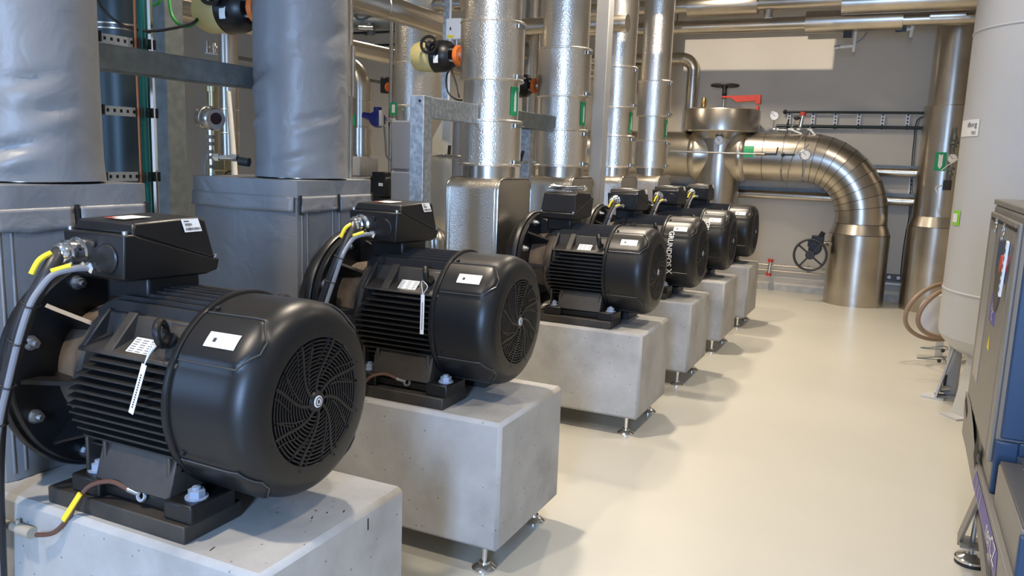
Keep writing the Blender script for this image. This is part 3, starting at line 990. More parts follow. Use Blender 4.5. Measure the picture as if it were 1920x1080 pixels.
def fabric_pipe(i, lab, ztop, sag):
    y = YC[i]
    cx = -1.2
    n = 72
    nz = 90
    vs = []
    z0 = 1.506
    for k in range(nz+1):
        f = k/nz
        for j in range(n):
            a = 2*PI*j/n
            d = Vector((math.cos(a), math.sin(a)))
            # lower hem dips towards the camera side
            lo = z0+0.004
            z = lo+(ztop-lo)*f
            r = 0.203+0.006*noise.noise((d.x*1.5+i*7, d.y*1.5, z*2.2))
            for zc, ac, dep, wz, wa in WR[i]:
                da = math.atan2(math.sin(a-ac), math.cos(a-ac))
                g = (z-zc-0.05*da)/wz
                r -= dep*math.exp(-g*g)*math.exp(-(da/wa)**2)*(1.0+0.5*math.sin(g*3))
                g2 = (z-zc-0.05*da+1.7*wz)/wz
                r += 0.75*dep*math.exp(-g2*g2)*math.exp(-(da/wa)**2)
            r += 0.010*math.exp(-((z-z0)/0.05)**2)*math.sin(a*3+i)
            vs.append((cx+d.x*r, y+d.y*r, z))
    mb = MB().add(vs, [(k*n+j, k*n+(j+1) % n, (k+1)*n+(j+1) % n, (k+1)*n+j) for k in range(nz) for j in range(n)])
    t = T('pipe_jacket', lab, 'insulation jacket', (cx, y, z0), 'grey fabric jackets round the two nearest riser pipes')
    t.part(mb, 'sleeve', 'fabric', ang=80)
    t.part(MB().cyl((cx, y, z0), (cx, y, ztop+0.9), 0.15, n=32), 'pipe', 'steel')
A = math.radians
WR = {0: [(1.60, A(-50), 0.016, 0.022, 0.35), (1.80, A(-30), 0.010, 0.022, 0.3), (1.68, A(-85), 0.012, 0.025, 0.3), (1.72, A(-15), 0.010, 0.02, 0.3), (2.2, A(-60), 0.006, 0.05, 0.8)],
      1: [(1.93, A(-115), 0.018, 0.018, 0.35), (1.77, A(-125), 0.016, 0.018, 0.3), (1.76, A(-35), 0.014, 0.018, 0.35), (2.1, A(-20), 0.006, 0.05, 0.8), (1.58, A(-60), 0.008, 0.03, 0.5)]}
fabric_pipe(0, 'grey fabric sleeve round the nearest riser pipe, at the left edge', 3.0, 0.05)
fabric_pipe(1, 'grey fabric sleeve round the second riser pipe, creased and blue lit', 3.0, 0.03)

def band(z, r, h=0.008, pr=0.006):
    return [(r, z-h), (r+pr, z-h*.5), (r+pr, z+h*.5), (r, z+h)]
def metal_pump(i, lab1, lab2):
    y = YC[i]
    xa, xb = -1.365, -1.0
    hw = 0.25
    t = T('pump_enclosure', lab1, 'pump enclosure', ((xa+xb)/2, y, H), 'stucco metal enclosures round the four far pumps')
    rr = 0.075
    poly = [(y-hw, H+0.001)]
    for k in range(9):
        a = PI-k/8*PI/2
        poly.append((y-hw+rr+rr*math.cos(a), 1.492-rr+rr*math.sin(a)))
    for k in range(9):
        a = PI/2-k/8*PI/2
        poly.append((y+hw-rr+rr*math.cos(a), 1.492-rr+rr*math.sin(a)))
    poly.append((y+hw, H+0.001))
    t.part(MB().prism(poly, xa, xb, qy), 'casing', 'stucco', bevel=0.004)
    m_ = MB()
    for x in (xa, xb):
        m_.tube([(x, p, q) for p, q in poly], 0.006, 8)
    for x in (xa+0.022, xb-0.022):
        m_.tube([(x, p, q) for p, q in poly], 0.0035, 8)
    t.part(m_, 'edge_bead', 'steel')
    big = i < 5
    k_ = 1.0 if i < 4 else 0.86
    cx = -1.195 if i < 4 else -1.165
    r0, r1 = 0.205*k_, 0.181*k_
    t = T('riser_pipe', lab2, 'pipe', (cx, y, 1.492), 'metal clad riser pipes over the pumps')
    z0, z1, z2, z3 = 1.57, 1.866, 2.105, 2.48
    t.part(MB().cyl((cx, y, 1.492), (cx, y, 1.58), r0*0.86, n=40), 'pipe_neck', 'steel')
    def shell(name, za, zb, r, both=True):
        prof = [(r*0.7, za)]+[(r, za)]+band(za+0.009, r)+band(zb-0.009, r)+[(r, zb), (r*0.7, zb)]
        return t.part(MB().lathe(prof, (cx, y, 0), n=64), name, 'stucco', ang=50)
    s1 = shell('lower_shell', z0, z1, r0)
    s2 = t.part(MB().cyl((cx, y, z1-.01), (cx, y, z2+.01), r1, n=64), 'valve_shell', 'stucco')
    s3 = shell('upper_shell', z2, z3, r0*1.005)
    s4 = t.part(MB().cyl((cx, y, z3-.01), (cx, y, ZC), r1, n=64), 'top_shell', 'stucco')
    # over-centre latches on the camera-right side
    for s, zz in ((s1, z0+0.03), (s1, z1-0.035), (s3, z2+0.03), (s3, z3-0.035)):
        a = A(-4)
        d = Vector((math.cos(a), math.sin(a), 0))
        tn = Vector((-d.y, d.x, 0))
        c = Vector((cx, y, zz))+d*(r0+0.008)
        m_ = MB().bar(c-tn*0.035, c+tn*0.03, 0.022, 0.012, d)
        m_.cyl(c-tn*0.042+Vector((0, 0, -.012)), c-tn*0.042+Vector((0, 0, .012)), 0.007, n=10)
        m_.bar(c+tn*0.03, c+tn*0.055+d*0.006, 0.010, 0.008, d)
        t.part(m_, 'latch', 'bolt', parent=s)
    # green flow label with white arrow
    def cpt(a, z, h):
        return (cx+math.cos(a)*(r1+h), y+math.sin(a)*(r1+h), z)
    a0, a1 = A(-20), A(8)
    za, zb = z1+0.03, z2-0.03
    n = 6
    vs = []
    for j in range(n+1):
        a = a0+(a1-a0)*j/n
        vs += [cpt(a, za, .003), cpt(a, zb, .003)]
    lb = t.part(MB().add(vs, [(2*j, 2*j+1, 2*j+3, 2*j+2) for j in range(n)]), 'flow_label', 'green', label='green label with white flow arrow')
    b0, b1 = a0+(a1-a0)*.36, a0+(a1-a0)*.64
    am = (b0+b1)/2
    arr = [cpt(b0, za+.02, .005), cpt(am, za+.03, .005), cpt(b1, za+.02, .005), cpt(b1, zb-.05, .005), cpt(am, zb-.02, .005), cpt(b0, zb-.05, .005)]
    t.part(MB().add(arr, [(0, 1, 4, 5), (1, 2, 3, 4)]), 'arrow', 'white', parent=lb)
LN = ('third', 'fourth', 'fifth', 'sixth')
metal_pump(2, 'stucco metal enclosure round the third pump, largest and nearest of the metal boxes', 'metal clad riser pipe on the third pump, widest and nearest of its kind')
metal_pump(3, 'stucco metal enclosure round the fourth pump, behind the papers on the third motor', 'metal clad riser pipe on the fourth pump, left of the grey steel column')
metal_pump(4, 'stucco metal enclosure round the fifth pump, just right of the grey column', 'metal clad riser pipe on the fifth pump, half hidden by the grey column')
metal_pump(5, 'stucco metal enclosure round the sixth pump, farthest of the metal boxes', 'metal clad riser pipe on the sixth pump, farthest of its kind')

# ------------------------------------------------------------------ steel frames and columns
def V(*a):
    return Vector(a)
def tube_post(x0, x1, y0, y1, z0, z1):
    return MB().bx(x0, x1, y0, y1, z0, z1)
t = T('support_frame', 'galvanised steel frame post left of the third riser pipe', 'steel frame', (-1.22, 2.445, 0), 'galvanised frames holding the riser pipes')
m_ = MB().bx(-1.265, -1.174, 2.40, 2.49, 0.012, 1.955)
t.part(m_, 'post', 'galv', bevel=0.004)
t.part(MB().bx(-1.262, -1.177, 2.49, 3.055, 1.835, 1.952), 'beam', 'galv', bevel=0.004)
t.part(MB().bx(-1.30, -1.14, 2.365, 2.525, 0, 0.012), 'base_plate', 'galv')
m_ = MB().cyl((-1.20, 2.399, 1.925), (-1.20, 2.397, 1.925), 0.008, n=12)
t.part(m_, 'bolt_hole', 'void')
t = T('support_frame', 'galvanised steel frame between the third and fourth riser pipes', 'steel frame', (-1.22, 3.95, 0), 'galvanised frames holding the riser pipes')
t.part(MB().bx(-1.255, -1.185, 3.87, 3.94, 0.012, 1.84), 'post', 'galv', bevel=0.004)
t.part(MB().bx(-1.262, -1.177, 3.46, 4.31, 1.84, 1.955), 'beam', 'galv_dull', bevel=0.004)
t.part(MB().bx(-1.29, -1.15, 3.84, 3.97, 0, 0.012), 'base_plate', 'galv')
t = T('steel_column', 'pale grey steel column standing between the fourth and fifth pumps', 'column', (-1.08, 5.06, 0))
t.part(MB().bx(-1.138, -1.023, 5.0, 5.12, 0.015, ZC), 'shaft', 'greycol', bevel=0.008)
t.part(MB().bx(-1.19, -0.97, 4.95, 5.17, 0, 0.015), 'base_plate', 'greycol')
t = T('steel_column', 'dull green grey steel column behind the two fabric sleeved pipes', 'column', (-2.315, 1.66, 0))
t.part(MB().bx(-2.375, -2.255, 1.60, 1.72, 0.015, ZC), 'shaft', 'galv_dull', bevel=0.004)
t.part(MB().bx(-2.43, -2.2, 1.545, 1.775, 0, 0.015), 'base_plate', 'galv_dull')
t = T('pipe_support_beam', 'dull galvanised beam running between the two fabric sleeved riser pipes', 'beam', (-1.445, 0.4, 0))
t.part(MB().bx(-1.475, -1.415, -0.75, 1.345, 1.893, 1.991), 'beam', 'galv_dull', bevel=0.008)
t.part(MB().bx(-1.505, -1.385, -0.80, -0.69, 0, 1.893), 'post', 'galv_dull', bevel=0.004)

# ------------------------------------------------------------------ left background
DP = V(-3.313, 2.164, 0)
t = T('clad_pipe', 'dark reflecting metal clad pipe behind the cable ladder', 'pipe', DP)
m_ = MB().cyl(DP, DP+V(0, 0, ZC), 0.18, n=48)
t.part(m_, 'cladding', 'darkclad')
t.part(MB().lathe(band(2.33, 0.18)+band(2.36, 0.18), (DP.x, DP.y, 0), n=48), 'joint_band', 'steel')
t = T('cable_ladder', 'vertical cable ladder with slotted rungs beside the green grey column', 'cable ladder', (-1.93, 1.05, 1.3))
for yy in (0.885, 1.215):
    t.part(MB().bx(-1.955, -1.935, yy-0.012, yy+0.012, 0.0, ZC), 'side_rail', 'galv_dull')
for z in (0.60, 0.90, 1.19, 1.483, 1.773, 2.078, 2.38):
    t.part(MB().bx(-1.935, -1.905, 0.87, 1.225, z-0.02, z+0.02), 'rung', 'whitegalv')
    m_ = MB()
    for k in range(7):
        y = 0.925+k*0.034
        m_.bx(-1.9048, -1.904, y, y+0.012, z-0.006, z+0.008)
    t.part(m_, 'slots', 'void')
def vcable(name, label, m, y, r, x=-1.885, wob=0.0):
    pts = [(x+wob*math.sin(k*1.7), y+wob*math.cos(k*2.3), 0.2+k*0.47) for k in range(9)]
    single(MB().tube(pts, r, 10, 4), name, m, label, 'cable' if 'cable' in label else 'pipe')
vcable('copper_tube', 'thin copper pipe running up the cable ladder', 'copper', 1.108, 0.006, wob=0.002)
vcable('teal_cable', 'thick teal cable running up the cable ladder', 'teal', 1.138, 0.0155)
vcable('metal_conduit', 'shiny metal conduit pipe at the right side of the cable ladder', 'chrome', 1.180, 0.019)
vcable('black_cable', 'black cable running up the left rail of the cable ladder', 'cable', 0.90, 0.008)
t = T('cable_clip_set', 'black clips holding cables on the cable ladder rungs', 'cable clips', (-1.88, 1.15, 1.48))
for z in (1.483, 1.773, 2.078):
    for yy in (0.90, 1.125, 1.18):
        m_ = MB().bx(-1.905, -1.86, yy-0.016, yy-0.010, z-0.022, z+0.022)
        m_.bx(-1.905, -1.86, yy+0.010, yy+0.016, z-0.022, z+0.022)
        t.part(m_, 'clip', 'rubber')

def actuator(base, lab, body='black', cap='cream', axis=(-1, 0, 0), s=1.0, wheel=True, tagd=True, grp='valve actuators on the riser pipes'):
    """valve actuator; base on the pipe surface, axis away from the pipe"""
    ax = Vector(axis).normalized()
    base = Vector(base)
    up = V(0, 0, 1)
    sd = ax.cross(up).normalized()          # sideways
    t = T('valve_actuator', lab, 'valve actuator', base, grp)
    t.part(MB().cyl(base, base+ax*0.06*s, 0.03*s, n=16), 'neck', 'bolt')
    m_ = MB().lathe([(0.001, 0.03*s), (0.062*s, 0.03*s), (0.066*s, 0.035*s), (0.066*s, 0.055*s), (0.055*s, 0.066*s), (0.001, 0.066*s)], base, ax, 24)
    t.part(m_, 'coupling', 'orange', bevel=0.002)
    for k in range(4):
        a = PI/4+k*PI/2
        c = base+(sd*math.cos(a)+up*math.sin(a))*0.05*s
        t.part(MB().cyl(c+ax*0.05*s, c+ax*0.13*s, 0.009*s, n=10), 'bolt', 'bolt')
    bl = t.part(MB().lathe([(0.001, 0.085*s), (0.07*s, 0.085*s), (0.095*s, 0.11*s), (0.104*s, 0.15*s), (0.104*s, 0.225*s), (0.001, 0.225*s)], base, ax, 40), 'housing', body)
    if cap:
        t.part(MB().lathe([(0.106*s, 0.215*s), (0.106*s, 0.225*s), (0.101*s, 0.228*s), (0.099*s, 0.33*s), (0.088*s, 0.365*s), (0.06*s, 0.378*s), (0.001, 0.38*s)], base, ax, 40), 'cover', cap)
    if wheel:
        c = base+ax*0.20*s+V(0, -0.095, 0.045)*s
        m_ = MB().cyl(c, c+V(0.01, -0.035, 0.01)*s, 0.03*s, n=16)
        t.part(m_, 'wheel_shaft', body)
        c2 = c+V(0.012, -0.045, 0.012)*s
        m_ = MB().torus(c2, (0.25, -1, 0.1), 0.052*s, 0.0095*s, 28, 10)
        for k in range(3):
            a = k*2*PI/3+0.5
            m_.bar(c2, c2+V(math.cos(a), 0.25*math.cos(a), math.sin(a)).normalized()*0.05*s, 0.012*s, 0.008*s, (0, 1, 0))
        m_.cyl(c2+V(0, 0.01, 0)*s, c2+V(0.002, -0.012, 0)*s, 0.018*s, n=14)
        hw = t.part(m_, 'handwheel', 'black')
        t.part(MB().cyl(c2+V(0.002, -0.012, 0)*s, c2+V(0.003, -0.016, 0)*s, 0.009*s, n=12), 'cap_nut', 'chrome', parent=hw)
    if tagd:
        c = base+ax*0.155*s
        m_ = MB()
        vs = []
        for j in range(5):
            a = A(-14+j*7)
            for h in (-0.016, 0.02):
                vs.append(c+ax*h*s+V(0, -math.cos(a), math.sin(a)-0.28)*0.1055*s)
        m_.add(vs, [(2*j, 2*j+1, 2*j+3, 2*j+2) for j in range(4)])
        lb = t.part(m_, 'rating_label', 'white')
    return t
for z_, y_, lb in ((2.255, YC[1], 'cream and black valve actuator beside the second riser pipe, at the top left'),
                   (2.28, YC[2], 'cream and black valve actuator with handwheel beside the third riser pipe')):
    actuator((-1.402, y_, z_), lb)
actuator((-1.395, YC[3]-0.03, 2.20), 'black valve actuator with orange coupling, between the third and fourth riser pipes', cap=None, s=0.9)
# cables of the top left actuator
def wire(name, m, pts, r, label, sm=8, cat='cable'):
    return single(MB().tube([Vector(p) for p in pts], r, 8, sm), name, m, label, cat)
wire('black_cable', 'cable', [P(176, -30, d=3.6), P(187, 8, d=3.6), P(215, 38, d=3.6), P(250, 55, d=3.6), P(290, 58, d=3.62), P(330, 52, d=3.65), P(360, 44, d=3.68), P(374, 33, d=3.7), P(392, 34, d=3.72)], 0.0065, 'dark cable sagging in an arc to the top left valve actuator')
wire('green_cable', 'greencable', [P(262, -20, d=3.75), P(270, 4, d=3.75), P(284, 10, d=3.75), P(299, 3, d=3.75), P(306, -20, d=3.75)], 0.0075, 'short green cable loop at the top edge of the photo')
wire('green_cable', 'greencable', [P(315, -30, d=3.72), P(318, 8, d=3.72), P(324, 32, d=3.72), P(338, 47, d=3.70), P(358, 48, d=3.70), P(376, 30, d=3.70), P(382, 14, d=3.72), P(390, 12, d=3.74)], 0.0075, 'long green cable hanging to the top left valve actuator')

# pressure transmitter on the second pump jacket
tb_ = P(395, 331, y=1.17)
c = P(394, 222, y=1.17)
t = T('pressure_transmitter', 'round silver pressure transmitter with dark window on a stem', 'transmitter', tb_)
st = V(c.x, c.y, tb_.z)
t.part(MB().cyl(V(c.x, c.y, 1.49), c+V(0, 0, -0.03), 0.009, n=14), 'stem', 'chrome')
m_ = MB()
for z, r in ((1.535, 0.013), (1.575, 0.016), (1.60, 0.012), (1.635, 0.016), (1.665, 0.018)):
    m_.cyl((c.x, c.y, z), (c.x, c.y, z+0.016), r, n=6)
t.part(m_, 'fitting', 'chrome')
ax = V(0.96, -0.26, -0.10).normalized()
hd = t.part(MB().lathe([(0.001, -0.06), (0.040, -0.06), (0.050, -0.052), (0.050, -0.022), (0.054, -0.020), (0.054, -0.006), (0.050, -0.004), (0.050, 0.040), (0.044, 0.050), (0.001, 0.050)], c, ax, 32), 'housing', 'steel')
t.part(MB().cyl(c+ax*0.0505+V(0, 0, 0.004), c+ax*0.053+V(0, 0, 0.004), 0.026, n=24), 'window', 'darkred', parent=hd)
m_ = MB().cyl((c.x, c.y, 1.585), (c.x+0.11, c.y+0.03, 1.585), 0.011, n=14)
m_.cyl((c.x+0.10, c.y+0.027, 1.585), (c.x+0.125, c.y+0.034, 1.585), 0.018, n=6)
m_.cyl((c.x+0.02, c.y+0.006, 1.585), (c.x+0.04, c.y+0.011, 1.585), 0.018, n=6)
t.part(m_, 'side_branch', 'chrome')
m_ = MB().cyl((c.x+0.13, c.y+0.035, 1.573), (c.x+0.175, c.y+0.05, 1.568), 0.02, n=14)
t.part(m_, 'side_valve', 'rubber')
m_ = MB().tube([(c.x-0.01, c.y-0.01, 1.60), (c.x-0.035, c.y-0.01, 1.57), (c.x-0.05, c.y-0.01, 1.50)], 0.0022, 6, 6)
m_.tube([(c.x-0.005, c.y-0.012, 1.60), (c.x-0.022, c.y-0.014, 1.56), (c.x-0.03, c.y-0.014, 1.50)], 0.0022, 6, 6)
t.part(m_, 'wire_loop', 'bolt')

# pipes far behind the jackets
def vpipe(px, py, d, r, z0, z1, name, m, label, bands=(), fat=(), extra=None, mat2=None):
    p = P(px, py, d=d)
    t = T(name, label, 'pipe', (p.x, p.y, z0))
    t.part(MB().cyl((p.x, p.y, z0), (p.x, p.y, z1), r, n=40), 'cladding', m)
    for z in bands:
        t.part(MB().lathe(band(z, r, 0.006, 0.004), (p.x, p.y, 0), n=40), 'joint_band', m)
    for za, zb, rr in fat:
        t.part(MB().lathe([(r*.9, za), (rr, za), (rr, zb), (r*.9, zb)], (p.x, p.y, 0), n=40), 'clad_sleeve', mat2 or m)
    return p, t
vpipe(399, 240, 6.4, 0.042, 0, 2.10, 'drain_pipe', 'olive', 'narrow olive metal pipe behind the pressure transmitter', fat=((2.06, 2.10, 0.06),))
vpipe(430, 240, 6.3, 0.075, 0, ZC, 'clad_pipe', 'steel_warm', 'dull clad pipe behind the pressure transmitter', bands=(1.55, 1.74, 1.92))
p = P(420, 308, d=6.0)
t = T('valve_block', 'olive valve block with black handwheel behind the second pump jacket', 'valve', (p.x, p.y, 0))
t.part(MB().box((p.x, p.y, p.z), (0.13, 0.12, 0.10)), 'body', 'olive', bevel=0.01)
t.part(MB().box((p.x-.01, p.y, p.z/2-0.02), (0.07, 0.07, p.z-0.05)), 'pedestal', 'olive')
q = P(432, 332, d=5.85)
t.part(MB().torus(q, (0.3, -1, 0.1), 0.045, 0.007, 24, 8), 'handwheel', 'rubber')
single(MB().tube([P(428, 172, d=4.6), P(433, 235, d=4.6), P(440, 330, d=4.6), P(444, 420, d=4.6), V(P(446, 450, d=4.6).x, P(446, 450, d=4.6).y, 0.0)], 0.019, 12, 4, rad=lambda f: 0.014+0.010*f), 'white_pipe', 'whiteplastic', 'slanting white plastic pipe left of the second riser pipe', 'pipe')
# small gauge manifold behind the top left actuator
c = P(412, 90, d=6.6)
t = T('gauge_manifold', 'small silver gauge manifold on a tray below the top left valve actuator', 'gauge', c)
u = V(math.cos(YAW), math.sin(YAW), 0)
t.part(MB().bar(c-u*0.115+V(0, 0, -0.045), c+u*0.13+V(0, 0, -0.065), 0.04, 0.014), 'tray', 'chrome')
t.part(MB().lathe([(0.001, -0.02), (0.036, -0.02), (0.036, 0.015), (0.032, 0.017), (0.001, 0.012)], c+u*0.04+V(0, 0, 0.01), (0.4, -0.9, 0), 24), 'dial', 'white')
for k, h in ((-0.1, 0.05), (-0.045, 0.04), (0.085, 0.03)):
    m_ = MB().cyl(c+u*k+V(0, 0, -0.05), c+u*k+V(0, 0, h), 0.012, n=10)
    m_.cyl(c+u*k+V(-0.02, 0, 0.0), c+u*k+V(0.03, 0, 0.005), 0.009, n=8)
    t.part(m_, 'needle_valve', 'chrome')
t.part(MB().bar(c+V(0.05, 0.09, -0.06), c+V(0.05, 3.0, -0.06), 0.03, 0.03), 'bracket', 'galv_dull')

def ypipe(px, py, d, r, ya, yb, name, m, label, bands=()):
    p = P(px, py, d=d)
    t = T(name, label, 'pipe', (p.x, (ya+yb)/2, p.z-r))
    t.part(MB().cyl((p.x, ya, p.z), (p.x, yb, p.z), r, n=32), 'cladding', m)
    for y in bands:
        t.part(MB().lathe(band(0, r, 0.008, 0.005), (p.x, y, p.z), (0, 1, 0), n=32), 'joint_band', m)
    return t
ypipe(350, 20, 5.6, 0.075, 0.5, 9.6, 'overhead_pipe', 'steel', 'silver overhead pipe running back at the top left, behind the green grey column')
ypipe(705, 8, 5.6, 0.085, 0.2, 9.6, 'overhead_pipe', 'steel_warm', 'clad overhead pipe running back above the second riser pipe', bands=(3.4,))
# clad pipe close behind the second fabric sleeve
p, t = vpipe(628, 200, 4.45, 0.098, 0, ZC, 'clad_pipe', 'steel_warm', 'grey clad pipe directly behind the second fabric sleeved riser, with two clips', fat=((1.93, 2.20, 0.112),), mat2='steel')
for z in (1.97, 2.155):
    a = A(-35)
    d_ = V(math.cos(a), math.sin(a), 0)
    tn = V(-d_.y, d_.x, 0)
    c = V(p.x, p.y, z)+d_*0.118
    m_ = MB().bar(c-tn*0.04, c+tn*0.03, 0.02, 0.012, d_)
    m_.cyl(c-tn*0.045+V(0, 0, -.012), c-tn*0.045+V(0, 0, .012), 0.007, n=8)
    t.part(m_, 'latch', 'chrome')
# elbow pipe on the back wall
c = P(678, 200, d=8.2)
t = T('elbow_pipe', 'clad pipe elbow on a pale pier, behind the second riser pipe', 'pipe', (c.x, c.y, 0))
R_ = 0.24
pts = [(c.x-1.2, c.y+0.1, c.z+0.42)]+[(c.x-R_+R_*math.sin(k/8*PI/2), c.y, c.z+0.18+R_*math.cos(k/8*PI/2)) for k in range(9)]+[(c.x, c.y, 0.98)]
t.part(MB().tube(pts, 0.092, 28), 'cladding', 'steel_warm')
t.part(MB().lathe([(0.09, 0), (0.108, 0), (0.108, 0.26), (0.09, 0.26)], (c.x, c.y, c.z-0.48), n=32), 'clad_sleeve', 'steel')
for z in (c.z+0.05, c.z-0.2):
    t.part(MB().lathe(band(z, 0.092, 0.006, 0.004), (c.x, c.y, 0), n=32), 'joint_band', 'steel')
m_ = MB().box((c.x-0.03, c.y-0.095, c.z-0.14), (0.05, 0.004, 0.11))
t.part(m_, 'flow_label', 'green')
t = T('pier', 'pale masonry pier of two blocks under the clad pipe elbow', 'pier', (c.x, c.y, 0))
z1_ = c.z-0.50
t.part(MB().bx(c.x-0.20, c.x+0.10, c.y-0.16, c.y+0.16, z1_-0.20, z1_-0.005), 'upper_block', 'concrete', bevel=0.01)
t.part(MB().bx(c.x-0.26, c.x+0.20, c.y-0.22, c.y+0.2, 0, z1_-0.205), 'lower_block', 'concrete', bevel=0.01)
# small black pump behind the second pump jacket
c = P(718, 350, d=6.6)
t = T('small_pump', 'small black pump motor with white label, left of the blue grey jacket', 'pump', (c.x, c.y, 0))
t.part(MB().box((c.x, c.y, c.z), (0.17, 0.15, 0.17)), 'housing', 'black', bevel=0.02)
t.part(MB().box((c.x, c.y, c.z+0.095), (0.13, 0.13, 0.05)), 'terminal_box', 'black', bevel=0.008)
t.part(MB().box((c.x, c.y, (c.z-0.085)/2), (0.14, 0.14, c.z-0.085)), 'stand', 'black', bevel=0.01)
t.part(MB().box((c.x+0.03, c.y-0.0765, c.z+0.02), (0.04, 0.003, 0.025)), 'label', 'white')
# wall rails behind
for pa, pb, lab in ((86, 86, 'lower thin dark pipe on the back wall, left of the tall clad pipe'), (62, 62, 'upper thin dark pipe on the back wall, left of the tall clad pipe')):
    a = P(668, pa, y=9.5); b = P(735, pb-3, y=9.5)
    t = T('wall_pipe', lab, 'pipe', a)
    t.part(MB().cyl((a.x-1.5, 9.5, a.z), (b.x+0.9, 9.5, a.z), 0.018, n=12), 'tube', 'darkclad')
    for xx in (a.x-1.0, a.x+0.15, b.x+0.5):
        t.part(MB().bx(xx-0.015, xx+0.015, 9.5, 9.6, a.z-0.03, a.z+0.02), 'bracket', 'galv_dull')
# dark valve train high up behind the second riser
c = P(690, 30, d=7.0)
t = T('valve_train', 'dark valve train with black handwheel high up behind the second riser pipe', 'valve', c)
t.part(MB().cyl(c+V(-0.35, 0, -0.02), c+V(0.25, 0.1, -0.05), 0.06, n=20), 'body', 'galv_dull')
t.part(MB().cyl(c+V(0.02, 0.02, -0.06), c+V(0.02, 0.02, -0.16), 0.035, n=16), 'bonnet', 'galv_dull')
t.part(MB().torus(c+V(-0.12, -0.08, 0.12), (0.3, -1, 0.2), 0.09, 0.012, 24, 8), 'handwheel', 'rubber')
t.part(MB().cyl(c+V(-0.05, -0.05, -0.10), c+V(0.10, -0.05, -0.11), 0.022, n=12), 'drain', 'chrome')
t.part(MB().cyl(c+V(-0.3, 0, 0.0), c+V(-0.3, 0, ZC-c.z), 0.015, n=8), 'hanger', 'galv_dull')
# blue and orange valve drives
c = P(708, 224, d=6.97)
t = T('blue_drive', 'dark blue valve drive left of the tall clad pipe', 'valve actuator', c)
t.part(MB().lathe([(0.001, -0.07), (0.05, -0.07), (0.065, -0.05), (0.072, 0.0), (0.065, 0.05), (0.001, 0.06)], c, (0.3, -0.9, 0.1), 20), 'housing', 'blue', bevel=0.003)
t.part(MB().cyl(c+V(-0.05, -0.01, 0.02), c+V(-0.13, -0.04, 0.035), 0.035, 0.025, n=14), 'motor', 'blue')
t.part(MB().cyl(c+V(0.0, 0, 0.05), c+V(0.0, 0, 0.105), 0.035, n=14), 'top_cap', 'blue')
t.part(MB().box(c+V(0.07, -0.045, 0.01), (0.03, 0.03, 0.13)), 'bracket', 'whiteplastic')
t.part(MB().tube([c+V(0.07, 0, -0.06), c+V(0.085, 0, -0.2), c+V(0.11, 0.0, -0.33), c+V(0.2, 0.1, -0.36)], 0.009, 8, 6), 'lead', 'greycable')
t.part(MB().cyl(c+V(0.05, 0.02, 0), c+V(0.17, 0.05, 0), 0.02, n=10), 'shaft', 'bolt')
c = P(729, 160, d=7.0)
t = T('valve_actuator', 'small black valve drive with orange coupling left of the tall clad pipe', 'valve actuator', c)
t.part(MB().box(c+V(-0.02, 0, 0), (0.085, 0.09, 0.14)), 'housing', 'black', bevel=0.012)
t.part(MB().cyl(c+V(0.03, -0.035, -0.02), c+V(0.05, -0.05, -0.02), 0.042, n=20), 'coupling', 'orange')
t.part(MB().cyl(c+V(0.05, 0, -0.02), c+V(0.16, 0.05, -0.02), 0.02, n=10), 'shaft', 'bolt')
# tall clad pipe behind the frame post
bp = V(-2.53, 4.5, 0)
t = T('clad_pipe', 'tall wide clad pipe behind the galvanised frame post', 'pipe', bp)
t.part(MB().cyl(bp, bp+V(0, 0, ZC), 0.197, n=64), 'cladding', 'stucco')
zA, zB = 2.02, 2.39
t.part(MB().lathe([(0.19, zA)]+[(0.216, zA)]+band(zA+.009, 0.216)+band(zB-.009, 0.216)+[(0.216, zB), (0.19, zB)], (bp.x, bp.y, 0), n=64), 'clad_sleeve', 'stucco')
m_ = MB().bar(bp+V(0.20, -0.10, zA+.03), bp+V(0.14, -0.17, zA+.03), 0.02, 0.012)
t.part(m_, 'latch', 'bolt')
for px, lab in ((734, 'left one of two thin bright pipes beside the tall wide clad pipe'), (742.5, 'right one of two thin bright pipes beside the tall wide clad pipe')):
    p = P(px, 100, d=6.9)
    single(MB().cyl((p.x, p.y, 0), (p.x, p.y, ZC), 0.019 if px < 740 else 0.012, n=14), 'thin_pipe', 'steel', lab, 'pipe')
c = P(738, 204, d=6.7)
t = T('flow_sign', 'green sign with white arrow left of the tall wide clad pipe', 'sign', c)
uu = V(math.cos(0.3), math.sin(0.3), 0)
m_ = MB().bar(c-V(0, 0, 0.052), c+V(0, 0, 0.052), 0.062, 0.004, (0.3, -1, 0))
pl_ = t.part(m_, 'plate', 'green')
m_ = MB().bar(c-V(0, 0, 0.032)+V(0.001, -0.004, 0), c+V(0, 0, 0.034)+V(0.001, -0.004, 0), 0.026, 0.002, (0.3, -1, 0))
t.part(m_, 'arrow', 'white', parent=pl_)
t.part(MB().cyl(c+V(0.0, 0.005, 0), c+V(0.02, 0.08, 0), 0.008, n=8), 'holder', 'bolt')
# blue grey jacketed riser left of the post
a = P(736, 260, d=5.35); b = P(800, 260, d=5.35)
cx, cy = (a.x+b.x)/2, (a.y+b.y)/2
t = T('filter_jacket', 'blue grey jacketed box left of the galvanised frame post', 'insulation jacket', (cx, cy, 0))
r_ = (b-a).length/2
for za, zb in ((0.0, 1.02), (1.03, 1.285), (1.292, 1.515), (1.522, 1.845)):
    m_ = MB()
    m_.box((cx, cy, (za+zb)/2), (r_*1.62, r_*1.62, zb-za), Matrix.Rotation(0.12, 3, 'Z'))
    t.part(m_, 'jacket_section', 'slate', bevel=0.012)
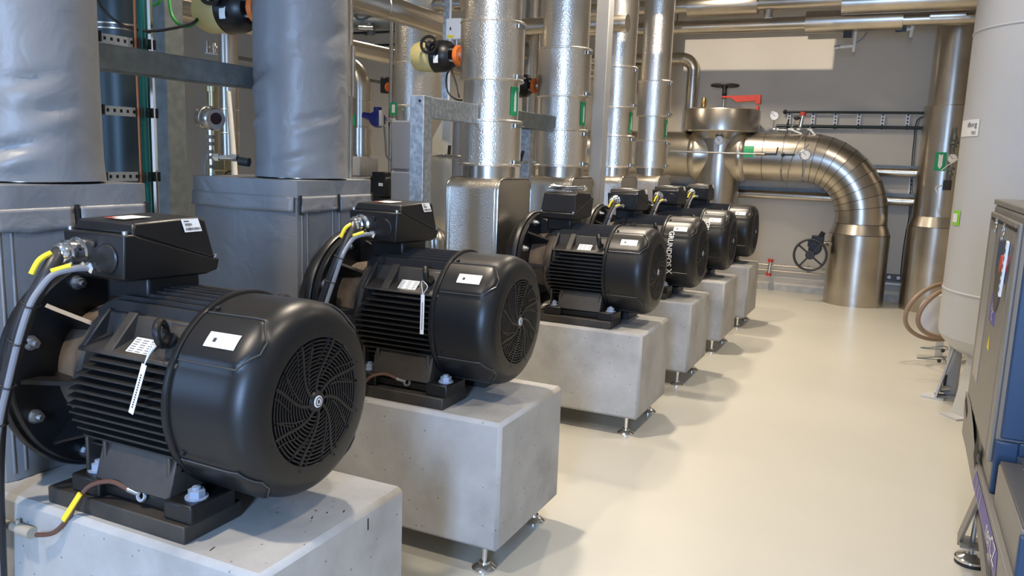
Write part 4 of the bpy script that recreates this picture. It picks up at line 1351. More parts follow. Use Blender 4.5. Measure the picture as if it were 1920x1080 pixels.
# junction box and conduits left of the third riser
c = P(853, 55, d=5.9)
t = T('cable_support_post', 'slim pale post carrying a junction box left of the third riser pipe', 'post', (c.x-0.05, c.y+0.04, 2.0))
p0 = P(838, 100, d=5.95)
t.part(MB().bx(p0.x-0.025, p0.x+0.025, p0.y-0.02, p0.y+0.02, 2.0, ZC), 'shaft', 'galv')
t.part(MB().cyl((p0.x+0.035, p0.y-0.02, 2.0), (p0.x+0.035, p0.y-0.02, ZC), 0.009, n=10), 'conduit', 'whiteplastic')
t = T('junction_box', 'grey junction box with yellow sticker left of the third riser pipe', 'junction box', c)
t.part(MB().box(c, (0.125, 0.06, 0.15)), 'box', 'whiteplastic', bevel=0.008)
t.part(MB().box(c+V(-0.02, -0.0315, -0.055), (0.055, 0.002, 0.02)), 'sticker', 'yellow')
t.part(MB().box(c+V(-0.02, -0.0315, 0.0), (0.012, 0.002, 0.02)), 'print', 'ink')
m_ = MB().cyl(c+V(-0.02, 0, -0.075), c+V(-0.02, 0, -0.13), 0.012, n=10)
m_.cyl(c+V(0.02, 0, -0.075), c+V(0.02, 0, -0.20), 0.012, n=10)
t.part(m_, 'gland', 'bolt')
t.part(MB().box(c+V(-0.05, 0.03, 0), (0.06, 0.02, 0.06)), 'bracket', 'galv')
wire('black_cable', 'cable', [P(846, 128, d=5.4), P(838, 140, d=5.4), P(837, 160, d=5.4), P(842, 176, d=5.4), P(855, 186, d=5.4), P(866, 188, d=5.3)], 0.006, 'black cable looping below the valve actuator of the third riser')
wire('black_cable', 'cable', [P(847, 132, d=5.35), P(853, 150, d=5.35), P(858, 166, d=5.35), P(861, 182, d=5.3)], 0.006, 'straight black cable below the orange coupling of the third riser')
# panels between frame post and third riser
def tilt_panel(px0, px1, py0, py1, d, name, m, lab, cat, ch=0):
    a = P(px0, py0, d=d); b = P(px1, py1, d=d)
    z1 = a.z
    u = V(math.cos(YAW), math.sin(YAW), 0)
    Wd = (V(b.x, b.y, 0)-V(a.x, a.y, 0)).length
    n = V(-u.y, u.x, 0)
    poly = [(0, 0.0), (Wd, 0.0), (Wd, z1), (ch, z1), (0, z1-ch*1.9)]
    o = V(a.x, a.y, 0)
    return single(MB().prism(poly, 0, 0.12, lambda p, q, h: o+u*p+n*h+V(0, 0, q)), name, m, lab, cat, bevel=0.006)
tilt_panel(811, 842, 218, 300, 6.3, 'duct_panel', 'beige', 'beige panel with cut corner behind the galvanised frame', 'panel', ch=0.09)
tilt_panel(847, 862, 215, 300, 6.6, 'cabinet', 'slate', 'narrow blue grey cabinet left of the third riser pipe', 'cabinet')
p = P(843, 268, d=6.5)
single(MB().cyl((p.x, p.y, 0.0), (p.x, p.y, 2.0), 0.014, n=12), 'white_pipe', 'white', 'thin upright white pipe left of the third riser pipe', 'pipe')
c = P(836, 293, d=5.55)
t = T('ball_valve', 'small ball valve with black lever on a thin pipe by the third riser', 'valve', c)
e_ = V(-1.30, YC[2]-0.20, c.z)
m_ = MB().cyl(c+V(-0.25, -0.03, 0), V(-1.22, YC[2]-0.195, c.z), 0.011, n=12)
t.part(m_, 'pipe', 'steel')
m_ = MB().cyl(c-V(0.05, 0, 0), c-V(0.035, 0, 0), 0.020, n=6).cyl(c-V(0.02, 0, 0), c-V(0.0, 0, 0), 0.020, n=6).cyl(c+V(0.02, 0, 0), c+V(0.05, 0, 0), 0.018, n=12)
t.part(m_, 'body', 'bolt')
m_ = MB().bar(c+V(0.03, -0.01, 0.01), c+V(0.035, -0.012, 0.075), 0.02, 0.012)
m_.bar(c+V(0.02, -0.025, 0.0), c+V(0.10, -0.03, -0.005), 0.014, 0.014)
t.part(m_, 'lever', 'rubber')
for dz in (0.0,):
    c = V(-1.215, (YC[2]+YC[3])/2-0.12, 1.60)
    t = T('ball_valve', 'small ball valve with black lever between the third and fourth risers', 'valve', c)
    t.part(MB().cyl(c+V(0.03, -0.34, 0), c+V(0.0, 0.28, 0), 0.011, n=12), 'pipe', 'steel')
    t.part(MB().cyl(c+V(0.02, -0.13, 0), c+V(0.02, -0.05, 0), 0.02, n=6), 'body', 'bolt')
    t.part(MB().bar(c+V(0.03, -0.04, 0), c+V(0.05, -0.04, 0.08), 0.022, 0.014), 'lever', 'rubber')
# bent silver pipe seen right of the second terminal box
c = P(820, 450, d=5.9)
t = T('bent_pipe', 'bent silver clad pipe between the second motor and the third pump box', 'pipe', (c.x, c.y, 0))
t.part(MB().tube([(c.x-0.9, c.y+0.4, c.z+0.06), (c.x-0.3, c.y+0.15, c.z+0.05), (c.x-0.06, c.y+0.03, c.z+0.02), (c.x, c.y, c.z-0.10), (c.x, c.y, 0)], 0.075, 20, 8), 'cladding', 'steel')
# pipes between the third and fourth riser
vpipe(999, 60, 7.7, 0.078, 0, ZC, 'clad_pipe', 'steel', 'bright clad pipe seen between the third and fourth riser pipes')
p = P(1002, 50, d=7.45)
t = T('cross_pipe', 'horizontal clad pipe crossing between the third and fourth risers', 'pipe', p)
t.part(MB().cyl((p.x-0.55, p.y, p.z), (p.x+0.9, p.y, p.z), 0.076, n=28), 'cladding', 'steel_warm')
t.part(MB().bx(p.x-0.5, p.x-0.47, p.y-0.02, p.y+0.02, p.z, ZC), 'hanger', 'galv_dull')
p = P(843, 8, d=6.6)
t = T('cross_pipe', 'horizontal clad pipe at the top edge, left of the third riser', 'pipe', p)
t.part(MB().cyl((p.x-0.6, p.y, p.z), (p.x+0.12, p.y, p.z), 0.055, n=28), 'cladding', 'steel')
t.part(MB().lathe([(0.05, 0), (0.062, 0), (0.062, 0.03), (0.05, 0.03)], (p.x-0.06, p.y, p.z), (1, 0, 0), n=24), 'flange', 'steel')
t.part(MB().bx(p.x-0.4, p.x-0.37, p.y-0.02, p.y+0.02, p.z, ZC), 'hanger', 'galv_dull')

# ------------------------------------------------------------------ back wall: big valve, elbow main, right main
YB = 9.15
BX, BZ, BR = -0.87, 1.76, 0.285
t = T('main_valve', 'large insulated main valve with round flat top by the back wall', 'valve', (BX, YB, 0))
t.part(MB().lathe([(0.001, 2.335), (0.44, 2.335), (0.46, 2.325), (0.465, 2.315), (0.465, 2.06), (0.455, 2.045), (0.30, 2.03)], (BX, YB, 0), n=64), 'top_drum', 'steel_warm', ang=30)
t.part(MB().lathe([(0.40, 2.05), (0.285, 1.96), (0.275, 1.80), (0.275, 1.62), (0.27, 1.30), (0.26, 1.10), (0.24, 0.02), (0.001, 0.02)], (BX, YB, 0), n=56), 'body', 'steel_warm', ang=40)
m_ = MB().lathe([(0.22, 0.0), (0.335, 0.24), (0.325, 0.30), (0.29, 0.34)], (BX+0.02, YB, BZ), (1, 0, 0), n=48)
m_.lathe([(0.22, 0.0), (0.335, 0.24), (0.325, 0.30), (0.29, 0.34)], (BX-0.02, YB, BZ), (-1, 0, 0), n=48)
t.part(m_, 'side_cone', 'steel_warm')
m_ = MB().cyl((BX, YB, 2.33), (BX, YB, 2.50), 0.016, n=12)
st_ = t.part(m_, 'spindle', 'chrome')
m_ = MB().cyl((BX, YB, 2.47), (BX, YB, 2.62), 0.03, n=14)
t.part(m_, 'yoke_nut', 'rubber')
m_ = MB().torus((BX, YB, 2.635), (0, 0, 1), 0.165, 0.016, 40, 10)
for k in range(5):
    a = k*2*PI/5+.3
    m_.bar((BX, YB, 2.615), (BX+0.16*math.cos(a), YB+0.16*math.sin(a), 2.635), 0.035, 0.012)
m_.cyl((BX, YB, 2.60), (BX, YB, 2.645), 0.04, n=16)
t.part(m_, 'handwheel', 'rubber')
m_ = MB()
poly = [(-0.02, 2.50), (0.44, 2.515), (0.455, 2.50), (0.455, 2.44), (0.16, 2.425), (0.10, 2.475), (-0.02, 2.475)]
m_.prism(poly, YB-0.05, YB-0.02, lambda p, q, a: (BX+p, a, q))
m_.bx(BX+0.405, BX+0.465, YB-0.07, YB, 2.40, 2.515)
m_.bx(BX+0.415, BX+0.45, YB-0.055, YB-0.01, 2.33, 2.38)
t.part(m_, 'locking_arm', 'red', bevel=0.004, label='red painted arm')
m_ = MB().cyl((BX-0.255, YB, 2.33), (BX-0.255, YB, 2.36), 0.012, n=10)
t.part(m_, 'vent_stem', 'rubber')
m_ = MB().lathe([(0.001, 2.32), (0.02, 2.32), (0.03, 2.345), (0.034, 2.40), (0.030, 2.45), (0.015, 2.485), (0.001, 2.49)], (BX-0.255, YB, 0), n=20)
t.part(m_, 'air_vent', 'brass', label='brass air vent')
def gauge(p, r, ax, name, lab, stem=None, face='white', grp=None):
    p = Vector(p)
    ax = Vector(ax).normalized()
    t = T(name, lab, 'gauge', p-V(0, 0, r), grp)
    t.part(MB().lathe([(0.001, -0.03), (r*.95, -0.03), (r, -0.025), (r, 0.006), (r*.9, 0.010), (r*.88, 0.004), (0.001, 0.004)], p, ax, 32), 'case', 'bolt')
    d = t.part(MB().lathe([(r*.87, 0.0055), (0.001, 0.0055)], p, ax, 32), 'dial', face)
    _, u, w_ = frame_from(ax)
    n = V(0, 0, 1)
    s = ax.cross(n).normalized()
    m_ = MB().bar(p+ax*0.007-s*r*.15-n*r*.12, p+ax*0.007+s*r*.5+n*r*.45, r*.09, 0.001, ax)
    for k in range(9):
        a = A(-30+k*30)
        c = p+ax*0.007+s*math.cos(a)*r*.70+n*math.sin(a)*r*.70
        m_.bar(c, c+(s*math.cos(a)+n*math.sin(a))*r*.1, r*.05, 0.001, ax)
    t.part(m_, 'pointer', 'ink', parent=d)
    if stem:
        t.part(MB().cyl(p-V(0, 0, r*.9), p-V(0, 0, r*.9+stem), 0.009, n=10), 'stem', 'bolt')
    return t
gauge(P(1348, 263, y=YB-0.33), 0.058, (0.2, -1, 0), 'pressure_gauge', 'pressure gauge on the body of the large main valve', 0.11)
gauge(P(1510, 290, y=YB-0.37), 0.064, (0.2, -1, 0), 'pressure_gauge', 'pressure gauge in front of the elbow of the large main pipe', 0.24)
gauge(P(1452, 217, y=YB-0.12), 0.058, (0.15, -1, 0), 'pressure_gauge', 'pressure gauge standing on top of the large main pipe', 0.09)
# impulse tubing along the main
a = P(1256, 284, y=YB-0.36); b = P(1420, 289, y=YB-0.36)
t = T('impulse_tube', 'thin tube with black lever valve along the large main pipe', 'tube', a)
zt = P(1348, 286, y=YB-0.36).z
t.part(MB().cyl((a.x, YB-0.36, zt), (b.x, YB-0.36, zt-0.005), 0.011, n=10), 'tube', 'bolt')
m_ = MB().cyl((b.x-0.02, YB-0.36, zt-0.005), (b.x+0.10, YB-0.36, zt-0.005), 0.019, n=10)
t.part(m_, 'valve_body', 'steel')
m_ = MB().bar((b.x+0.09, YB-0.37, zt-0.005), (b.x+0.23, YB-0.37, zt+0.0), 0.022, 0.022)
m_.bar((b.x+0.225, YB-0.375, zt), (b.x+0.238, YB-0.375, zt+0.085), 0.016, 0.016)
t.part(m_, 'lever', 'rubber')
for xx in (a.x+0.05, BX+0.02):
    t.part(MB().cyl((xx, YB-0.36, zt), (xx, YB-0.24, zt), 0.008, n=8), 'clip', 'bolt')
c = P(1468, 290, y=YB-0.36)
t = T('drain_valve', 'small valve with black lever and thin hoses on the large main pipe', 'valve', c)
t.part(MB().cyl(c, c+V(0, 0.09, 0), 0.012, n=8), 'stub', 'bolt')
t.part(MB().sphere(c, 0.024, 12, 8), 'body', 'rubber')
t.part(MB().bar(c, c+V(0.135, -0.01, 0.002), 0.024, 0.02), 'lever', 'rubber')
m_ = MB().tube([c, c+V(-0.005, 0, -0.12), c+V(-0.01, 0, -0.24), c+V(0.02, 0.01, -0.36), c+V(0.055, 0.02, -0.385), c+V(0.075, 0.01, -0.30), c+V(0.085, -0.01, -0.16), c+V(0.12, -0.01, 0.0), c+V(0.17, -0.0, 0.16), c+V(0.21, 0.03, 0.25)], 0.005, 6, 6)
t.part(m_, 'hose', 'galv_dull')
# horizontal main with segmented elbow down to the floor
EX, ER = 0.885, 0.70
r_ = 0.298
t = T('main_pipe', 'horizontal clad main pipe left of the large main valve', 'pipe', (BX-1.5, YB, BZ-BR))
t.part(MB().cyl((BX-2.6, YB, BZ), (BX-0.30, YB, BZ), BR, n=64), 'cladding', 'steel_warm')
t = T('main_pipe', 'large clad main pipe bending down to the floor by the back wall', 'pipe', (EX, YB, 0))
cz_ = BZ-ER
t.part(MB().cyl((BX+0.28, YB, BZ), (EX-ER+0.0, YB, BZ), r_, n=64), 'right_run', 'steel_warm')
ns = 10
cen = V(EX-ER, YB, cz_)
for k in range(ns):
    a0, a1 = PI/2*(1-k/ns), PI/2*(1-(k+1)/ns)
    vs = []
    n = 56
    for a in (a0, a1):
        o = cen+V(math.cos(a), 0, math.sin(a))*ER
        rad = V(math.cos(a), 0, math.sin(a))
        for j in range(n):
            b = 2*PI*j/n
            vs.append(o+rad*math.cos(b)*r_+V(0, 1, 0)*math.sin(b)*r_)
    m_ = MB().add(vs, [(j, (j+1) % n, n+(j+1) % n, n+j) for j in range(n)])
    t.part(m_, 'elbow_segment', 'steel_warm')
    # dark sealant seam
    o = cen+V(math.cos(a0), 0, math.sin(a0))*ER
    tg = V(math.sin(a0), 0, -math.cos(a0))
    m_ = MB().lathe([(r_-0.01, -0.003), (r_+0.002, -0.003), (r_+0.002, 0.003), (r_-0.01, 0.003)], o, tg, n=56, close=True)
    t.part(m_, 'seam', 'rubber')
m_ = MB().lathe([(r_, cz_+0.002), (r_, 0.985), (0.345, 0.86), (0.345, 0.0)], (EX, YB, 0), n=64)
t.part(m_, 'floor_drum', 'steel_warm', ang=15)
for xx in (-0.30, -0.06):
    t.part(MB().lathe([(r_-0.01, -0.003), (r_+0.002, -0.003), (r_+0.002, 0.003), (r_-0.01, 0.003)], (xx, YB, BZ), (1, 0, 0), n=56, close=True), 'seam', 'rubber')
for z in (0.985, 0.86):
    rr = r_ if z > 0.9 else 0.345
    t.part(MB().lathe([(rr-0.01, z-.003), (rr+0.002, z-.003), (rr+0.002, z+.003), (rr-0.01, z+.003)], (EX, YB, 0), n=56, close=True), 'seam', 'rubber')
# green label on the main
xa, xb = P(1387, 287, y=YB-0.29).x, P(1413, 287, y=YB-0.29).x
n = 6
vs = []
for j in range(n+1):
    a = A(-4+j*4.6)
    for x in (xa, xb):
        vs.append((x, YB-math.cos(a)*(r_+.003), BZ+math.sin(a)*(r_+.003)))
t.part(MB().add(vs, [(2*j, 2*j+1, 2*j+3, 2*j+2) for j in range(n)]), 'flow_label', 'green')
# handwheel valve at the floor drum
c = P(1519, 478, y=8.86)
t = T('gear_valve', 'black gear operated valve with large handwheel beside the floor drum', 'valve', (c.x, c.y, c.z-0.2))
m_ = MB().torus(c, (0.1, -1, 0.05), 0.187, 0.0145, 48, 10)
for k in range(4):
    a = PI/4+k*PI/2+0.12
    m_.bar(c, c+V(math.cos(a), 0, math.sin(a))*0.18, 0.022, 0.014, (0, 1, 0))
m_.cyl(c+V(0, 0.03, 0), c+V(0, -0.03, 0), 0.055, n=20)
t.part(m_, 'handwheel', 'rubber')
g = c+V(0.04, 0.14, 0.10)
m_ = MB().cyl(c, c+V(0.02, 0.12, 0.06), 0.025, n=12)
m_.cyl(g+V(0, -0.08, -0.03), g+V(0, 0.05, -0.03), 0.075, n=20)
m_.box(g+V(0.02, 0, 0.07), (0.14, 0.10, 0.12))
m_.cyl(g+V(0.05, -0.03, 0.12), g+V(0.08, -0.03, 0.18), 0.03, n=12)
m_.box(g+V(-0.06, 0, 0.03), (0.06, 0.08, 0.08))
t.part(m_, 'gearbox', 'black', bevel=0.004)
t.part(MB().cyl(g+V(0.05, 0.02, 0.03), (EX-0.33, YB-0.05, g.z+0.03), 0.035, n=16), 'shaft', 'steel')
# right main pipe
RX, RY = 1.702, 9.2
t = T('main_pipe', 'tall clad main pipe standing on the floor at the right, beside the tank', 'pipe', (RX, RY, 0))
t.part(MB().lathe([(0.302, 0.0), (0.302, 1.0), (0.262, 1.12), (0.262, 1.125)], (RX, RY, 0), n=64), 'floor_drum', 'steel_warm', ang=15)
t.part(MB().cyl((RX, RY, 1.12), (RX, RY, 2.38), 0.262, n=64), 'lower_shell', 'steel_warm')
t.part(MB().cyl((RX, RY, 2.38), (RX, RY, ZC), 0.225, n=64), 'upper_shell', 'steel_warm')
t.part(MB().lathe([(0.22, 2.375), (0.266, 2.375), (0.266, 2.385), (0.22, 2.395)], (RX, RY, 0), n=64), 'joint_band', 'steel_warm')
t.part(MB().lathe([(0.262, 1.0), (0.304, 0.999), (0.304, 1.004)], (RX, RY, 0), n=56), 'seam', 'rubber')
a_ = P(1765, 303, y=RY-0.25)
n = 6
vs = []
for j in range(n+1):
    a = A(-112+j*4.2)
    for z in (a_.z-0.105, a_.z+0.105):
        vs.append((RX+math.cos(a)*0.266, RY+math.sin(a)*0.266, z))
lb = t.part(MB().add(vs, [(2*j, 2*j+1, 2*j+3, 2*j+2) for j in range(n)]), 'flow_label', 'green', label='green label with white flow arrow')
vs = []
for j in (1, 2.2, 3.8, 5):
    a = A(-112+j*4.2)
    vs.append((a, j))
def rp(j, z):
    a = A(-112+j*4.2)
    return (RX+math.cos(a)*0.269, RY+math.sin(a)*0.269, a_.z+z)
m_ = MB().add([rp(1.9, 0.085), rp(3, 0.07), rp(4.1, 0.085), rp(4.1, -0.05), rp(3, -0.085), rp(1.9, -0.05)], [(0, 1, 4, 5), (1, 2, 3, 4)])
t.part(m_, 'arrow', 'white', parent=lb)
c = P(1786, 297, y=RY-0.36)
gauge(c, 0.055, (-0.2, -1, 0.1), 'pressure_gauge', 'pressure gauge in front of the tall main pipe at the right', 0.05)
t = T('valve_stack', 'grey valves on an upright thin pipe in front of the tall right main pipe', 'valve', (c.x, c.y, 1.0))
yv = RY-0.33
m_ = MB().cyl((c.x, yv, c.z-0.35), (c.x, yv, c.z+0.34), 0.014, n=10)
t.part(m_, 'pipe', 'galv_dull')
for dz, r in ((0.20, 0.035), (0.16, 0.045), (0.12, 0.03), (-0.13, 0.038), (-0.19, 0.03)):
    t.part(MB().cyl((c.x, yv, c.z+dz), (c.x, yv, c.z+dz+0.03), r, n=10), 'fitting', 'galv_dull')
t.part(MB().cyl((c.x, yv, c.z+0.22), (c.x, yv, c.z+0.29), 0.03, 0.008, n=14), 'vent_cap', 'galv_dull')
t.part(MB().box((c.x-0.02, yv-0.01, c.z-0.30), (0.085, 0.07, 0.11)), 'drive', 'rubber', bevel=0.008)
for dz in (0.16, -0.19):
    t.part(MB().cyl((c.x, yv, c.z+dz), (c.x-0.01, RY-0.24, c.z+dz), 0.01, n=8), 'holder', 'galv_dull')
wire('white_cable', 'white', [c+V(0.12, -0.05, 0.02), c+V(0.05, -0.05, -0.01), c+V(-0.04, -0.05, -0.08), c+V(-0.10, -0.03, -0.14)], 0.006, 'white cable hanging across the gauge of the tall right main pipe')
wire('white_cable', 'white', [c+V(-0.03, 0.03, -0.30), c+V(-0.13, 0.0, -0.33), c+V(-0.10, -0.02, -0.42), c+V(-0.09, -0.02, -0.56), c+V(-0.05, 0.0, -0.66)], 0.006, 'short white cable end below the valves of the tall right main pipe')
# pipe elbow behind the valve, from the left at high level
c = P(1299, 150, y=9.3)
t = T('elbow_pipe', 'clad pipe elbow above and behind the large main valve', 'pipe', (c.x, 9.3, 2.0))
zt = P(1285, 110, y=9.3).z
R_ = 0.16
pts = [(c.x-1.6, 9.3, zt), (c.x-R_-0.001, 9.3, zt)]+[(c.x-R_+R_*math.sin(k/8*PI/2), 9.3, zt-R_+R_*math.cos(k/8*PI/2)) for k in range(1, 9)]+[(c.x, 9.3, 2.03)]
t.part(MB().tube(pts, 0.078, 28), 'cladding', 'steel_warm')
for xx in (c.x-0.35, c.x-0.17):
    t.part(MB().lathe(band(0, 0.078, 0.005, 0.003), (xx, 9.3, zt), (1, 0, 0), n=28), 'joint_band', 'steel')
t.part(MB().lathe(band(zt-0.22, 0.078, 0.005, 0.003), (c.x, 9.3, 0), n=28), 'joint_band', 'steel')
# wall mounted rail with slotted brackets
za, zb = 2.335, 2.157
t = T('wall_rail_pipe', 'upper thin pipe of the slotted bracket row on the back wall', 'pipe', (0.6, 9.54, za))
xl = P(1472, 212, y=9.54).x
t.part(MB().cyl((xl, 9.54, za), (1.72, 9.54, za), 0.016, n=10), 'tube', 'darkclad')
t.part(MB().sphere((xl, 9.54, za), 0.028, 10, 8), 'end_cap', 'rubber')
t = T('wall_rail_pipe', 'lower thin pipe of the slotted bracket row on the back wall', 'pipe', (0.6, 9.54, zb))
t.part(MB().cyl((P(1455, 238, y=9.54).x, 9.54, zb), (1.72, 9.54, zb), 0.021, n=10), 'tube', 'darkclad')
for k, px in enumerate((1479, 1524, 1566, 1610, 1655, 1702)):
    x = P(px, 225, y=9.56).x
    t = T('slotted_bracket', ('leftmost slotted white wall bracket, behind a black knob', 'second slotted white wall bracket from the left, above a white lever', 'third slotted white wall bracket from the left on the back wall', 'fourth slotted white wall bracket from the left on the back wall', 'fifth slotted white wall bracket from the left on the back wall', 'rightmost slotted white wall bracket on the back wall')[k], 'bracket', (x, 9.57, zb), 'slotted wall brackets')
    t.part(MB().bx(x-0.022, x+0.022, 9.565, 9.60, zb-0.03, za+0.01), 'rail', 'white')
    m_ = MB()
    for j in range(4):
        z = zb+0.02+j*0.04
        m_.bx(x-0.008, x+0.008, 9.5635, 9.565, z, z+0.022)
    t.part(m_, 'slots', 'void')
    t.part(MB().box((x, 9.555, zb), (0.03, 0.03, 0.05)), 'clamp', 'rubber')
# small valves on top of the main
def lever_valve(px, py, lab, hd=(0.10, -0.02, -0.02), col='whiteplastic', knob=False, dz=0.07, red=False):
    c = P(px, py, y=YB-0.05)
    zt = BZ+r_
    t = T('stub_valve', lab, 'valve', (c.x, c.y, zt))
    t.part(MB().cyl((c.x, c.y, zt-0.02), (c.x, c.y, zt+dz), 0.011, n=10), 'stem', 'bolt')
    c2 = V(c.x, c.y, zt+0.035)
    t.part(MB().cyl(c2-V(0.03, 0, 0), c2+V(0.03, 0, 0), 0.019, n=10), 'body', 'bolt')
    t.part(MB().bar(c2+V(0.01, -0.02, 0), c2+V(*hd)+V(0.01, -0.02, 0), 0.030, 0.018), 'lever', col)
    if knob:
        t.part(MB().sphere(c2+V(0.06, 0, 0.14), 0.04, 14, 8, (1, 1, .6)), 'knob', 'rubber')
        t.part(MB().cyl(c2, c2+V(0.055, 0, 0.14), 0.008, n=8), 'rod', 'bolt')
    if red:
        t.part(MB().cyl(c2+V(0, 0, 0.03), c2+V(0.02, 0, 0.17), 0.022, n=12), 'glass', 'chrome')
        t.part(MB().cyl(c2+V(0.02, 0, 0.17), c2+V(0.025, 0, 0.215), 0.035, n=14), 'cap', 'red')
lever_valve(1455, 240, 'stub valve with white lever, leftmost on top of the large main pipe', (0.12, 0, -0.005))
lever_valve(1483, 240, 'stub valve with white lever and black knob on the large main pipe', (0.13, -0.02, -0.05), knob=True)
lever_valve(1500, 238, 'red capped sight valve on top of the large main pipe', (0.03, -0.02, 0.0), col='bolt', red=True)
lever_valve(1519, 240, 'stub valve with steep white lever, rightmost on top of the large main pipe', (0.075, -0.02, -0.075))
c = P(1467, 240, y=YB-0.05)
wire('black_rod', 'rubber', [(c.x-0.04, c.y-0.03, BZ+r_+0.05), (c.x+0.03, c.y-0.03, BZ+r_+0.052), (c.x+0.055, c.y-0.03, BZ+r_+0.075), (c.x+0.07, c.y-0.03, BZ+r_+0.16)], 0.011, 'bent black lever rod beside the gauge on top of the large main pipe', 4, 'lever')
# wall pipes behind the elbow
t = T('wall_pipe', 'upper clad pipe on the back wall, right of the large elbow', 'pipe', (0.3, 9.5, 1.57))
t.part(MB().cyl((-1.6, 9.5, 1.615), (1.75, 9.5, 1.615), 0.055, n=24), 'cladding', 'steel')
t.part(MB().bx(-1.6, 1.75, 9.555, 9.58, 1.645, 1.70), 'rail', 'galv_dull')
t = T('wall_pipe', 'lower clad pipe on the back wall, passing behind the large elbow', 'pipe', (0.3, 9.5, 1.2))
t.part(MB().cyl((-1.6, 9.5, 1.268), (1.75, 9.5, 1.268), 0.055, n=24), 'cladding', 'steel')
t.part(MB().bx(-1.6, 1.75, 9.555, 9.58, 1.30, 1.36), 'rail', 'galv_dull')
for x in (0.40, 1.32):
    t.part(MB().lathe(band(0, 0.055, 0.004, 0.003), (x, 9.5, 1.268), (1, 0, 0), n=24), 'joint_band', 'steel')
x = P(1708, 350, y=9.56).x
t = T('slotted_rail', 'slotted white upright rail between the wall pipes at the right', 'bracket', (x, 9.57, 1.35))
t.part(MB().bx(x-0.025, x+0.025, 9.585, 9.60, 1.33, 1.56), 'rail', 'white')
m_ = MB()
for j in range(4):
    m_.bx(x-0.008, x+0.008, 9.583, 9.585, 1.36+j*0.05, 1.385+j*0.05)
t.part(m_, 'slots', 'void')
for k in range(2):
    pts = [(P(1738, 218, y=9.57).x, 9.575, 2.30)]+[(P(px, py, y=9.57).x+0.018*k, 9.58, P(px, py, y=9.57).z) for px, py in ((1722, 223), (1716, 238), (1714, 260), (1711, 290), (1709, 320), (1705, 400), (1698, 440), (1692, 480), (1688, 525))]
    wire('wall_cable', 'galv_dull' if k else 'cable', pts, 0.006, ('dark cable running down the back wall left of the tall right main', 'grey cable running down the back wall beside the dark cable')[k], 5)
for k, (z, lab) in enumerate(((0.345, 'upper of two thin pipes low on the back wall'), (0.272, 'lower of two thin pipes low on the back wall'))):
    t = T('wall_pipe', lab, 'pipe', (0, 9.53, z))
    t.part(MB().cyl((-1.4, 9.53, z), (0.9, 9.53, z), 0.015, n=10), 'tube', 'steel')
    for xx in (-0.6, 0.30):
        t.part(MB().bx(xx-0.01, xx+0.01, 9.53, 9.6, z-0.02, z+0.02), 'bracket', 'galv_dull')
x = P(1442, 505, y=9.5).x
t = T('red_capped_valve', 'upright valve with two red caps low on the back wall', 'valve', (x, 9.5, 0.21))
t.part(MB().cyl((x, 9.495, 0.22), (x+0.01, 9.495, 0.40), 0.022, n=12), 'body', 'chrome')
t.part(MB().cyl((x+0.01, 9.495, 0.385), (x+0.012, 9.495, 0.425), 0.036, n=14), 'cap', 'red')
t.part(MB().cyl((x-0.001, 9.495, 0.20), (x, 9.495, 0.24), 0.036, n=14), 'cap', 'red')
t = T('socket_bracket', 'dark bracket with round white fittings low between the two floor drums', 'bracket', (1.30, 9.55, 0.26))
a = P(1676, 521, y=9.55)
t.part(MB().box((a.x, 9.57, a.z), (0.26, 0.05, 0.085)), 'plate', 'cabdark', bevel=0.006)
for dx in (-0.055, 0.05):
    t.part(MB().cyl((a.x+dx, 9.545, a.z+0.005), (a.x+dx, 9.53, a.z+0.005), 0.022, n=14), 'fitting', 'white')
t.part(MB().box((a.x, 9.56, a.z-0.075), (0.30, 0.07, 0.022)), 'shelf', 'white')
# overhead pipes in front of the back wall
YO = 8.6
t = T('overhead_pipe', 'lower overhead clad pipe along the back wall, with a thick section and drain valve', 'pipe', (0.2, YO, 3.2))
def xpipe(t, xa, xb, z, r, m='steel_warm', nm='cladding', y=YO):
    prof = [(r*0.6, 0), (r, 0.0), (r, xb-xa), (r*0.6, xb-xa)]
    return t.part(MB().lathe(prof, (xa, y, z), (1, 0, 0), n=40), nm, m)
xpipe(t, -2.6, 1.9, 3.277, 0.078)
xpipe(t, 0.11, 1.12, 3.285, 0.124, nm='thick_section')
xpipe(t, 1.38, 1.72, 3.30, 0.085, nm='thick_section')
m_ = MB()
for x in (-1.4, -0.3, 1.25):
    m_ = MB().cyl((x, YO, 3.3), (x, YO, ZC), 0.008, n=8)
    t.part(m_, 'hanger', 'galv_dull')
YU = 8.33
t = T('overhead_pipe', 'upper overhead clad pipe along the back wall, at the top edge', 'pipe', (0.2, YU, 3.4))
xpipe(t, -2.6, 1.85, 3.475, 0.082, y=YU)
xpipe(t, -1.20, -0.40, 3.465, 0.121, nm='thick_section', y=YU)
xpipe(t, 0.50, 1.81, 3.43, 0.124, nm='thick_section', y=YU)
t.part(MB().cyl((-0.28, YU, 3.31), (-0.28, YU, 3.40), 0.05, n=16), 'vent', 'chrome')
for x in (-1.5, -0.2, 1.4):
    t.part(MB().cyl((x, YU, 3.47), (x, YU, ZC), 0.008, n=8), 'hanger', 'galv_dull')
c = P(1603, 75, y=YO)
t = T('drain_valve', 'white drain valve with black box hanging from the lower overhead pipe', 'valve', c)
m_ = MB().cyl(c+V(0, 0, 0.16), c+V(0, 0, -0.13), 0.020, n=12)
m_.cyl(c+V(0, 0, -0.06), c+V(-0.16, 0, -0.075), 0.018, n=12)
t.part(m_, 'tee', 'whiteplastic')
t.part(MB().box(c+V(-0.08, -0.02, 0.06), (0.09, 0.05, 0.07)), 'drive', 'rubber')
t.part(MB().cyl(c+V(-0.15, 0, -0.075), c+V(-0.21, 0, -0.08), 0.024, n=10), 'valve_end', 'bolt')
